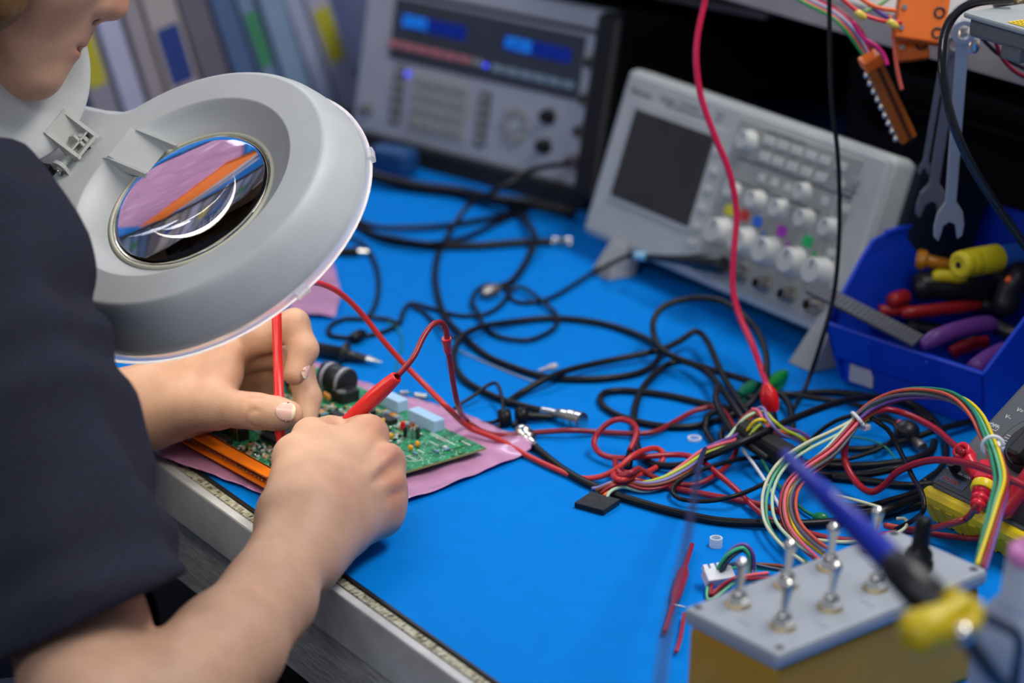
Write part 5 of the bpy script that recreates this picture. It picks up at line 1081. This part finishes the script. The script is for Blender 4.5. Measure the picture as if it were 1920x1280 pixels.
# ------------------------------------------------------------------ blue storage bin with tools
M_bin = plast('bin_blue', (.002,.040,.50), .42)
a_ = math.radians(9.4); BO = W(1546,605,.05); bn = thing('storage_bin', 'open blue plastic storage bin full of hand tools beside the oscilloscope', 'bin', (BO[0],BO[1],TZ), a_)
WB, DB = .144, .205
def quadbox(b, P, t_in):
    """shell wall from four outer corners, thickened inward"""
    P = [np.array(p,float) for p in P]; n = unit(np.cross(P[1]-P[0],P[3]-P[0])); Q = [p+n*t_in for p in P]
    b.add(P+Q, [(0,1,2,3),(7,6,5,4),(0,4,5,1),(1,5,6,2),(2,6,7,3),(3,7,4,0)])
b = MB(); zl, zw = .050, .104
b.box((WB/2,.110,.0035),(WB-.012,.186,.003)); 
quadbox(b, [(0,0,zl),(WB,0,zl),(WB-.003,.010,.022),(.003,.010,.022)], .0028)
quadbox(b, [(.003,.010,.022),(WB-.003,.010,.022),(WB-.006,.016,.021),(.006,.016,.021)], .0028)
quadbox(b, [(.006,.016,.023),(WB-.006,.016,.023),(WB-.007,.018,.002),(.007,.018,.002)], .0028)
for sg, x0_, x1_ in ((1,0,.006),(-1,WB,WB-.006)):
    pts = [(x0_,0,zl),(x0_-sg*.006,.045,.090),(x0_-sg*.006,.058,zw-.002),(x0_-sg*.006,.072,zw),(x0_-sg*.006,DB,zw),(x1_,DB,.002),(x1_,.018,.002),(x0_+sg*.003,.010,.022)]
    out = [np.array(p,float) for p in pts]; inn = [p+np.array((sg*.0028,0,0)) for p in out]; n = len(out)
    b.add(out+inn, [tuple(range(n)), tuple(range(2*n-1,n-1,-1))]+[(i,n+i,n+(i+1)%n,(i+1)%n) for i in range(n)])
    b.box((x0_-sg*.006+sg*.001,(DB+.075)/2,zw),(.005,DB-.075,.004),.001)
quadbox(b, [(WB+.006,DB,zw),(-.006,DB,zw),(.006,DB,.002),(WB-.006,DB,.002)], .0028)
for x in (.045,.098): b.box((x,-.0005,.034),(.0012,.0015,.030),rot=cols((1,0,0),(0,.94,.33),(0,-.33,.94)))
b.box((WB/2,.001,zl),(WB,.005,.003),.001)
b.build('bin_shell', M_bin, bn)
MB().box((.026,.0160,.0110),(.022,.0012,.0135)).build('paper_label', plast('label_grey',(.42,.44,.50),.6), bn, label='small grey paper label'); 
def bp(x, y, z): c, s = math.cos(a_), math.sin(a_); return np.array((BO[0]+c*x-s*y, BO[1]+s*x+c*y, TZ+z))
def tool(name, label, cat, P, r, m, part='handle', rf=None, extra=None):
    t = thing(name, label, cat, P[0]); MB().tube(P, r, 14, 8, rfun=rf).build(part, m, t, True)
    if extra:
        for nm, P2, r2, m2, lb in extra: MB().tube(P2, r2, 12, 6).build(nm, m2, t, True, label=lb)
    return t
M_pur = plast('purple_grip', (.115,.030,.20), .45); M_rgrip = plast('red_grip', (.34,.010,.012), .4); M_amb = plast('amber_handle', (.45,.17,.01), .25); M_ygrip = plast('yellow_grip', (.72,.58,.01), .45)
bul = lambda r: (lambda t: r*(.55+.45*math.sin(min(1,t*4)*PI/2)) if t < .25 else (r if t < .8 else r*(1-.4*(t-.8)/.2)))
U = lambda x, y, h: W(x, y, h)
tool('pliers', 'pliers with thick purple handles resting on the front lip of the bin', 'pliers', [U(1728,648,.056),U(1755,634,.060),U(1800,618,.060),U(1850,608,.058),U(1868,612,.054)], .0068, M_pur, rf=bul(.0068),
     extra=[('handle',[U(1826,690,.050),U(1850,672,.052),U(1885,655,.052)],.0062,M_pur,None),('jaw',[U(1868,612,.054),U(1905,628,.050),U(1925,630,.045)],.006,M_black,'dark jaws')])
tool('pliers', 'pliers with long red handles lying across the middle of the bin', 'pliers', [U(1690,588,.052),U(1720,585,.052),U(1780,578,.052),U(1840,572,.052)], .0048, M_rgrip, rf=bul(.0050), extra=[('handle',[U(1648,582,.050),U(1680,582,.050),U(1700,580,.048)],.0046,M_rgrip,None),('jaw',[U(1840,572,.052),U(1890,575,.046)],.005,M_black,'dark jaws')])
tool('pliers', 'short red handle showing at the left wall of the bin above the long red pliers', 'pliers', [U(1668,566,.058),U(1685,560,.058),U(1700,556,.056)], .0062, M_rgrip, rf=bul(.0064))
tool('soldering_tool', 'black rounded tool handle lying behind the red pliers in the bin', 'tool', [U(1712,540,.062),U(1745,535,.064),U(1800,538,.064),U(1880,545,.060)], .0130, M_black, rf=lambda t: .0125*(.6+.4*math.sin(min(1,t*5)*PI/2))*(1-.35*t))
tool('screwdriver', 'screwdriver with amber ball-ended handle sticking up in the bin', 'screwdriver', [U(1722,486,.082),U(1735,488,.082),U(1760,494,.080),U(1785,498,.078)], .0070, M_amb, rf=lambda t: .0078 if t < .35 else .0050, extra=[('shaft',[U(1785,498,.078),U(1830,505,.066)],.0022,M_steel,'steel shaft')])
tool('wire_stripper', 'flat yellow grip lying over the black tool in the bin', 'wire stripper', [U(1748,516,.078),U(1775,517,.078),U(1812,522,.076)], .0046, M_ygrip, rf=bul(.0048))
t = thing('hammer_handle', 'blue shaft with yellow ringed rubber end cap projecting over the bin', 'tool', D(1800,494,1.78))
A, B = D(1797,497,1.775), D(1868,484,1.80); d = unit(B-A); L = float(np.linalg.norm(B-A))
MB().lathe(A, d, [(0,.0030),(0,.0050),(-.0006,.0055),(-.0006,.0080),(.0012,.0100),(.006,.0105),(.008,.0098),(.010,.0105),(.016,.0108),(.018,.0102),(.020,.0108),(L,.0106)], 28).build('end_cap', M_ygrip, t, True, label='yellow rubber end cap with rings')
MB().cyl(A-d*.0004, A+d*.004, .0026).build('cap_hole', M_black, t, True, label='dark hole'); MB().cyl(A+d*L, A+d*(L+.10), .0088).build('shaft', plast('shaft_blue',(.02,.13,.50),.4), t, True, label='blue shaft')
b = MB()
for k in range(9): b.box(A+d*(L+.006+k*.0042)-CM[:,2]*.0088+np.array((0,0,-.001)),(.0026,.0004,.0030),rot=cols(d,unit(np.cross(d,CM[:,2])),CM[:,2]))
b.build('shaft_print', M_black, t, True, label='black print on the shaft')
tool('pliers', 'black handle with an orange mark leaning on the right wall of the bin', 'pliers', [U(1882,590,.060),U(1890,560,.072),U(1902,525,.086),U(1915,500,.092)], .0100, M_black, rf=bul(.0100), extra=[('mark',[U(1889,527,.095),U(1893,521,.096)],.0022,plast('orange_mark',(.75,.12,.02),.4),'orange mark')])
tool('cutter', 'small red-ended cutter between the purple handles', 'cutter', [U(1784,662,.030),U(1810,650,.034),U(1850,640,.036)], .0050, plast('handle_dark_red',(.40,.008,.02),.35))
for k, (q, r_, lb) in enumerate((([U(1700,610,.030),U(1760,620,.030),U(1830,640,.032)],.006,'dark tool shape lowest in the front of the bin'),([U(1700,560,.035),U(1780,560,.035),U(1880,580,.038)],.008,'dark tool shape under the red pliers'),([U(1790,470,.07),U(1850,500,.06),U(1900,540,.05)],.007,'dark tool shape deep at the back of the bin'))):
    tool('hand_tool', lb, 'tool', q, r_, M_black)
# ribbed grey strap from the instrument into the bin
t = thing('cable_strap', 'dark grey segmented strap lying from the oscilloscope corner over the bin lip', 'strap', D(1545,553,1.80)); P_ = [D(1520,538,1.835),D(1570,562,1.81),D(1625,590,1.785),D(1680,618,1.765),D(1722,640,1.75)]; C_ = catmull(P_, 6)
b = MB()
for i in range(0, len(C_)-1):
    c = (C_[i]+C_[i+1])/2; d = C_[i+1]-C_[i]; L = np.linalg.norm(d); d = d/L; u = unit(np.cross(d,(0,-.5,.86))); b.box(c,(L*.97,.0125,.0035),.0006,rot=cols(d,u,np.cross(d,u)))
b.build('strap', plast('strap_grey',(.065,.065,.075),.5), t, True)
# ------------------------------------------------------------------ hanging wrenches
def wrench(label, A, B, w, jaw, m=M_steel, dark=False):
    """hanging combination wrench: ring end at A (top), open jaw at B (bottom)"""
    A, B = np.array(A), np.array(B); d = unit(B-A); n = unit(-CM[:,2]-d*np.dot(-CM[:,2],d)); u = np.cross(n,d); L = float(np.linalg.norm(B-A)); t = thing('wrench', label, 'wrench', B)
    R = cols(u,d,n); T = np.eye(4); T[:3,:3] = R; T[:3,3] = A; b = MB().frame(T)
    o = [(-w/2,0),(w/2,0),(w*.46,L-jaw*.9),(jaw*.42,L-jaw*.55),(jaw*.50,L-jaw*.1),(jaw*.46,L+jaw*.30),(jaw*.30,L+jaw*.42),(jaw*.24,L+jaw*.10),(jaw*.20,L-jaw*.10),(0,L-jaw*.20),(-jaw*.20,L-jaw*.05),(-jaw*.24,L+jaw*.20),(-jaw*.33,L+jaw*.50),(-jaw*.48,L+jaw*.34),(-jaw*.50,L),(-jaw*.42,L-jaw*.5),(-w*.46,L-jaw*.9)]
    b.prism(o, -w*.22, w*.22); b.build('shaft_and_jaw', m, t, True, bevel=w*.08)
    b = MB(); r = w*1.0
    for k in range(24):
        a0, a1 = 2*PI*k/24, 2*PI*(k+1)/24; q = []
        for a in (a0,a1):
            for rr, z in ((r,-w*.3),(r,w*.3),(r*.6,w*.3),(r*.6,-w*.3)): q.append(A-d*r*.7+u*rr*math.cos(a)+d*rr*math.sin(a)+n*z)
        b.add(q,[(0,1,5,4),(1,2,6,5),(2,3,7,6),(3,0,4,7)])
    b.build('ring_end', m, t, True); return t
wrench('steel combination wrench hanging nearest, its open jaw just above the yellow cap', D(1805,75,1.67), D(1779,425,1.73), .0085, .0215)
wrench('longer darker steel wrench hanging behind the nearest one, jaw half hidden', D(1790,95,1.72), D(1745,385,1.80), .0080, .0215, mat('steel_dark',(.20,.205,.22),.45,.4))
wrench('thin steel wrench hanging leftmost of the wrenches', D(1768,110,1.72), D(1733,318,1.78), .0045, .0085, mat('steel_dark',(.20,.205,.22),.45,.4))
# hook and grey tray under the shelf edge
t = thing('grey_tray', 'light grey metal tray with a yellow sticker sticking out over the shelf edge', 'tray', WY(1860,50,.62))
A, B = WY(1806,22,.47), WY(1945,62,.47); ex = unit(B-A); ey = np.array((-ex[1],ex[0],0)); ez = np.cross(ex,ey); L = float(np.linalg.norm(B-A)); R = cols(ex,ey,ez)
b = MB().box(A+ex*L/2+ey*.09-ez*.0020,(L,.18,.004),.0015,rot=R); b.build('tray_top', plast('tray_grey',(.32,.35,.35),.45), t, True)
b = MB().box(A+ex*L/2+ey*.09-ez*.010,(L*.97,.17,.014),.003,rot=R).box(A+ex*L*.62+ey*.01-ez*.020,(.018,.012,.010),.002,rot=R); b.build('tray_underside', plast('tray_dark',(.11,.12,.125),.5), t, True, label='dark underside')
MB().box(A+ex*L*.76+ey*.012+ez*.0004,(L*.42,.016,.0004),rot=R).build('sticker', plast('sticker_yellow',(.80,.55,.01),.5), t, True, label='yellow sticker')
b = MB(); [b.box(A+ex*(L*.60+k*.004)+ey*(.006+.0035*j)+ez*.0007,(.0028,.0011,.0002),rot=R) for k in range(9) for j in range(4)]; b.build('sticker_print', plast('sticker_ink',(.10,.07,.01),.6), t, True)
for (x_, y_) in ((1806,64),(1826,84)): MB().lathe(D(x_,y_-12,1.68),(0,0,-1),[(0,.004),(.006,.005),(.010,.003)],12).build('hook', M_metal, t, True, label='small metal hook')
t = thing('green_plug', 'pale green plug with knurled brass connectors on top of the grey tray', 'plug', D(1850,2,1.66))
MB().cyl(D(1828,0,1.62), D(1862,-4,1.64), .0045).build('body', plast('mint_plug',(.20,.52,.38),.4), t, True)
for k, (x_, y_) in enumerate(((1868,2),(1900,4))):
    A_ = D(x_,y_,1.645); d = unit(D(x_+20,y_+3,1.65)-A_); MB().lathe(A_, d, [(0,.0040),(.002,.0062),(.005,.0062),(.0055,.0046),(.007,.0046),(.0075,.0060),(.010,.0060),(.011,.004)], 16).build('connector', mat('old_brass',(.30,.24,.15),.4,1.), t, True, label='knurled connector')
# orange terminal blocks and their wires
M_ot = plast('terminal_orange', (.72,.14,.012), .4); M_ot2 = plast('connector_brown_orange', (.35,.09,.008), .4)
def block(label, px0, d_, w, h, dep, lean, n=3, dark=True):
    c = D(px0[0],px0[1],d_); ex = unit(CM@np.array((math.cos(lean),math.sin(lean),0))); ez = unit(CM@np.array((math.sin(lean),-math.cos(lean),0))); ey = np.cross(ez,ex); t = thing('terminal_block', label, 'terminal block', c); R = cols(ex,ey,ez)
    MB().box(c,(w,dep,h),.0015,rot=R).build('body', M_ot, t, True)
    if dark:
        for k in range(n): MB().lathe(c+ex*(w/2-.006-k*.0005)+ez*(h*(k+.5)/n-h/2)-ey*dep*0,-CM[:,2],[(dep/2-.001,.0042),(dep/2+.001,.0042),(dep/2+.001,.0028),(dep/2-.001,.0028)],14,cap=False).build('socket', M_black, t, True, label='dark round socket')
    for k in range(n): MB().lathe(c-ex*(w/2-.004)+ez*(h*(k+.5)/n-h/2)-CM[:,2]*(dep/2),-CM[:,2],[(0,.0022),(.0012,.0020)],10).build('screw', M_metal, t, True)
    return t
block('orange terminal block with dark sockets at the top edge over the shelf', (1728,22), 1.74, .036, .044, .018, .15)
block('smaller orange terminal block hanging just below the first one', (1708,88), 1.76, .024, .020, .016, -.12, 1)
t = thing('hanging_connector', 'long brown-orange connector hanging from coloured wires with a row of silver screws', 'connector', D(1665,190,1.78))
A, B = D(1636,120,1.76), D(1700,258,1.80); d = unit(B-A); n = unit(-CM[:,2]-d*np.dot(-CM[:,2],d)); u = np.cross(n,d); L = float(np.linalg.norm(B-A)); R = cols(u,d,n)
MB().box((A+B)/2,(.0130,L,.012),.0012,rot=R).build('body', M_ot2, t, True); MB().box((A+B)/2+u*.0012+n*.0056,(.0030,L*.96,.002),.0003,rot=R).build('groove', plast('groove_brown',(.07,.015,.003),.6), t, True)
MB().box(A-d*.003,(.015,.009,.013),.0012,rot=R).build('end_block', M_ot, t, True)
for k in range(9): MB().sphere(A+d*(.003+k*L/9.3)-u*.0085*(1 if np.dot(u,CM[:,0]) > 0 else -1)+n*.004,.0024,10).build('screw', M_metal, t, True)
sdir = 1
for k, (col, nm, off) in enumerate((((.04,.30,.08),'green wire',0),((.70,.10,.05),'red wire',1),((.03,.08,.25),'blue wire',2),((.45,.45,.50),'white wire',3),((.60,.02,.15),'magenta wire',4),((.20,.03,.03),'brown wire',5))):
    o_ = off*5
    cable('loom_wire', f'{nm} of the loom running along the shelf edge to the hanging connector', 'wire', [(1470+o_*1.5,-18-o_*.4,0,1.76),(1510+o_,6-o_*.3,0,1.76),(1560+o_*.6,32-o_*.5,0,1.755),(1590+o_*.8,62-o_*.4,0,1.755),(1612+o_*.7,92-o_*.2,0,1.76),(1628+o_*.4,114,0,1.762)], .0016, plast(nm.replace(' ','_')+'_loom',col,.35), 'loom wires above the oscilloscope')
for lb, P_, col in (('red wire swinging from the loom to the upper orange block', [(1570,-10,0,1.72),(1610,22,0,1.72),(1650,38,0,1.72),(1690,42,0,1.725)], (.62,.03,.04)),('orange-red wire arching over to the upper orange block', [(1600,-12,0,1.72),(1640,12,0,1.72),(1680,20,0,1.722)], (.72,.12,.03)),('purple wire passing behind the yellow splice', [(1615,-5,0,1.73),(1655,28,0,1.73),(1695,45,0,1.735)], (.10,.05,.25)),
   ('magenta wire end with a bare tip beside the hanging connector', [(1598,40,0,1.74),(1618,70,0,1.742),(1645,88,0,1.742),(1658,104,0,1.742),(1664,122,0,1.742)], (.66,.01,.20)),('salmon wire hanging free below the orange blocks', [(1668,30,0,1.73),(1676,60,0,1.735),(1678,100,0,1.74),(1684,140,0,1.745),(1691,168,0,1.748)], (.66,.12,.07)),('pale green wire crossing above the orange loom', [(1620,22,0,1.73),(1650,8,0,1.73),(1672,-8,0,1.73)], (.22,.42,.18)),
   ('dark red wire swinging under the grey tray to the right edge', [(1866,76,0,1.70),(1880,110,0,1.71),(1905,135,0,1.72),(1935,150,0,1.73)], (.25,.01,.03)),('black wire swinging under the grey tray to the right edge', [(1840,70,0,1.70),(1868,98,0,1.71),(1900,118,0,1.72),(1935,135,0,1.73)], (.01,.01,.02))):
    cable('loom_wire', lb, 'wire', P_, .0016, plast('w'+str(abs(hash(lb))%9999) if False else 'wire_'+lb.split(' wire')[0].replace(' ','_').replace('-','_'), col, .35))
for q, lb in (((1612,27),'yellow splice on the red loom wire, left one'),((1672,44),'yellow splice at the upper orange block, right one')):
    o = MB().lathe(D(q[0]-7,q[1]-5,1.715), D(q[0]+9,q[1]+6,1.718)-D(q[0]-7,q[1]-5,1.715), [(0,.0018),(.002,.0030),(.007,.0028),(.009,.0015)], 12).build('wire_splice', plast('splice_yellow',(.70,.52,.08),.4), None); tag(o, lb, 'splice')
# ------------------------------------------------------------------ near, out-of-focus things at the lower right
t = thing('tip_cleaner_stand', 'blue pen-shaped tool with black sleeve held in a yellow clamp, very near and blurred', 'tool', D(1745,1150,1.06))
A, B = D(1466,846,1.165), D(1790,1172,1.055); L = float(np.linalg.norm(B-A)); d = unit(B-A)
M_bp = plast('deep_blue_plastic', (.006,.02,.33), .35)
MB().lathe(A, d, [(0,.0006),(.003,.0030),(L*.28,.0052),(L*.31,.0056),(L*.315,.0050),(L*.52,.0068),(L*.66,.0070)], 24).build('blue_body', M_bp, t, True, label='deep blue tapered body')
MB().lathe(A, d, [(L*.66,.0074),(L*.70,.0088),(L*.86,.0096),(L*.87,.0070),(L*.98,.0062),(L*1.01,.0040)], 24).build('sleeve', M_black, t, True, label='black sleeve')
b = MB().lathe(D(1740,1180,1.05), unit(D(1810,1130,1.06)-D(1740,1180,1.05)), [(-.012,.005),(-.010,.009),(.004,.0095),(.010,.007),(.024,.005)], 20); b.tube([D(1700,1150,1.055),D(1730,1205,1.05),D(1780,1190,1.05),D(1822,1168,1.055),D(1826,1132,1.06)],.0046,12,8); b.tube([D(1775,1108,1.06),D(1792,1130,1.06),D(1790,1150,1.06)],.0045,10,6); b.build('clamp', plast('clamp_yellow',(.60,.44,.005),.4), t, True, label='yellow clamp')
MB().sphere(D(1806,1188,1.045),.0048,16).build('pivot', M_metal, t, True, label='metal pivot')
g = TZ+.004
foot1, foot2 = D(1895,1330,1.10), D(1925,1260,1.16)
for nm, P_, r_ in (('rod',[D(1806,1190,1.048),D(1850,1250,1.06),D(1900,1330,1.09),np.array((*(D(1930,1380,1.12)[:2]),g))],.0038),('rod',[D(1826,1146,1.055),D(1870,1168,1.07),D(1905,1188,1.08),D(1912,1215,1.09),D(1905,1262,1.11),np.array((*(D(1900,1330,1.15)[:2]),g))],.0026)):
    MB().tube(P_, r_, 10, 8).build(nm, plast('rod_dark',(.03,.028,.035),.4), t, True, label='dark bent rod')
t = thing('thin_cable', 'thin dark blue cable crossing out of focus left of the toggle switch box', 'cable', D(1240,1260,1.0))
MB().tube([W(1330,838,.004),W(1322,842,.020),D(1315,858,1.50),D(1308,890,1.30),D(1302,930,1.20),D(1288,1010,1.12),D(1268,1100,1.07),D(1250,1190,1.03),D(1236,1290,1.0),D(1230,1340,1.0),np.array((.36,-.10,.70)),np.array((.36,-.11,.30)),np.array((.38,-.12,.003))], .0016, 8, 8).build('cable', plast('navy_cable',(.005,.008,.07),.4), t, True)
t = thing('squeeze_bottle', 'cloudy white plastic bottle with a pink top at the right edge, near and blurred', 'bottle', (0,0,0))
bx = D(1938,1130,1.22); t.location = (bx[0],bx[1],TZ)
M_bot = mat('cloudy_plastic', (.52,.57,.66), .3, trans=.25, ior=1.2, sss=.3, sssr=(1,1,1), var=.1, vscale=20)
MB().lathe((0,0,.001),(0,0,1),[(0,.026),(.004,.0290),(.090,.0290),(.101,.0270),(.110,.0220),(.116,.0170),(.138,.0158),(.1385,.0150)], 36).build('bottle_body', M_bot, t)
MB().lathe((0,0,.1385),(0,0,1),[(0,.0155),(.006,.0155),(.008,.0120),(.012,.0060),(.020,.0040)], 28).build('cap', plast('cap_pink',(.62,.22,.48),.35), t, label='pink cap')
# ------------------------------------------------------------------ leaning folders and papers in the back left corner
FC = [(.42,.44,.54),(.22,.24,.34),(.36,.38,.50),(.10,.10,.14),(.34,.36,.46),(.12,.10,.12),(.20,.22,.32),(.30,.33,.45),(.40,.42,.55),(.04,.08,.20),(.26,.26,.30),(.42,.44,.58),(.30,.28,.30),(.38,.36,.34),(.14,.13,.16),(.08,.14,.26),(.16,.24,.36),(.22,.32,.44),(.34,.38,.50),(.38,.38,.46),(.20,.20,.24)]
NMS = ['lavender','slate','pale lilac','black','grey lilac','dark brown','grey','lilac','pale','navy','taupe','whitish','stone','beige','charcoal','dark blue','steel blue','light blue','bluish','pale grey','dark grey']
y = -.05; rf = random.Random(11); PL = ['farthest left','behind the lamp lid','left of the middle','near the middle','right of the middle','nearest the signal generator']
seen_ = {}
rack = thing('folder_rack', 'low dark rack holding the leaning folders in the back left corner', 'rack', (-.93,.30,TZ)); MB().box((-.95,.27,TZ+.008),(.24,.74,.012),.002).build('rack_base', M_dark, rack, True)
for yy in (-.095,): MB().box((-.95,yy,TZ+.06),(.24,.006,.11),.002).build('rack_end', M_dark, rack, True)
ys = []; i = 0
while y < .585:
    th = rf.choice([.018,.024,.030,.034,.026]); ys.append((y,th)); y += th*1.06+.0045; i += 1
for i, (y, th) in enumerate(ys):
    c = FC[i%len(FC)]; nm = NMS[i%len(FC)]; lean = .26+.02*rf.random()+.30*max(0,y-.3); h = .30+.03*rf.random()
    R = cols((1,0,0),(0,math.cos(lean),math.sin(lean)*1),(0,-math.sin(lean),math.cos(lean)))
    nb = 'at the left end of the rack' if i == 0 else 'right of the '+NMS[(i-1)%len(FC)]+' one'
    t = thing('folder', f'{nm} folder leaning in the back rack, {nb}', 'folder', (-.835,y+th/2,TZ+.0145), R=R, group='folders leaning in the back rack')
    b = MB().box((-.006,0,h/2),(.008,th,h),.002); b.build('spine', plast('folder_'+nm.replace(' ','_'),c,.6), t)
    for s in (-1,1): MB().box((-.11,s*(th/2-.001),h/2),(.20,.002,h)).build('cover', plast('folder_'+nm.replace(' ','_'),c,.6), t)
    MB().box((-.11,0,h/2-.005),(.19,th-.006,h-.02)).build('papers', mat('paper_stack',(.45,.46,.50),.8), t)
    if i%3 == 1: MB().box((-.0014,0,h*.28),(.0008,th*.7,.06)).build('spine_label', plast(('label_yellow','label_navy','label_green')[(i//3)%3],((.45,.42,.03),(.02,.05,.22),(.05,.25,.10))[(i//3)%3],.6), t, label=('yellow','navy','green')[(i//3)%3]+' spine label')
# light cabinet end panel and cables right of the folders
t = thing('storage_cabinet', 'pale lavender cabinet standing behind the cables beside the signal generator', 'cabinet', (-1.15,.90,TZ)); MB().box((-1.10,.745,TZ+.20),(.54,.15,.40),.004).build('body', plast('cabinet_lavender',(.36,.38,.52),.6), t, True); MB().box((-1.10,.668,TZ+.2),(.48,.006,.36),.002).build('panel', plast('cabinet_lavender',(.36,.38,.52),.6), t, True)
G = plast('grey_green_cable',(.05,.06,.06),.5)
for lb, P_ in (('dark cable hanging straight down against the left side of the signal generator',[(690,-30,0,2.75),(686,40,0,2.72),(676,110,0,2.70),(664,200,0,2.66),(655,260,.004)]),('dark cable curving from the top of the upright cable down behind the lamp',[(692,0,0,2.78),(665,45,0,2.8),(630,85,0,2.82),(605,130,0,2.84),(596,190,0,2.84),(592,240,.01)]),('lower dark cable branching to the left of the upright cable',[(670,118,0,2.72),(645,130,0,2.76),(615,155,0,2.8),(600,190,0,2.82)]),
  ('black cable arching over the top of the signal generator to its upper socket',[(1082,112,0,2.40),(1080,80,0,2.36),(1105,48,0,2.33),(1150,30,0,2.32),(1210,26,0,2.32),(1262,42,0,2.32),(1290,75,0,2.34),(1300,110,0,2.36)])):
    cable('cable', lb, 'cable', P_, .0055 if 'arching' not in lb else .0042, G if 'arching' not in lb else M_rubber)
# ------------------------------------------------------------------ lettering becomes mesh
dg = bpy.context.evaluated_depsgraph_get()
for o in [o for o in SC.objects if o.type == 'FONT']:
    me = bpy.data.meshes.new_from_object(o.evaluated_get(dg)); n = bpy.data.objects.new(o.name, me); nm = 'lettering'
    n.parent = o.parent; n.matrix_basis = o.matrix_basis.copy()
    if 'label' in o: n['label'] = o['label']
    bpy.data.objects.remove(o); n.name = nm; COL.objects.link(n)
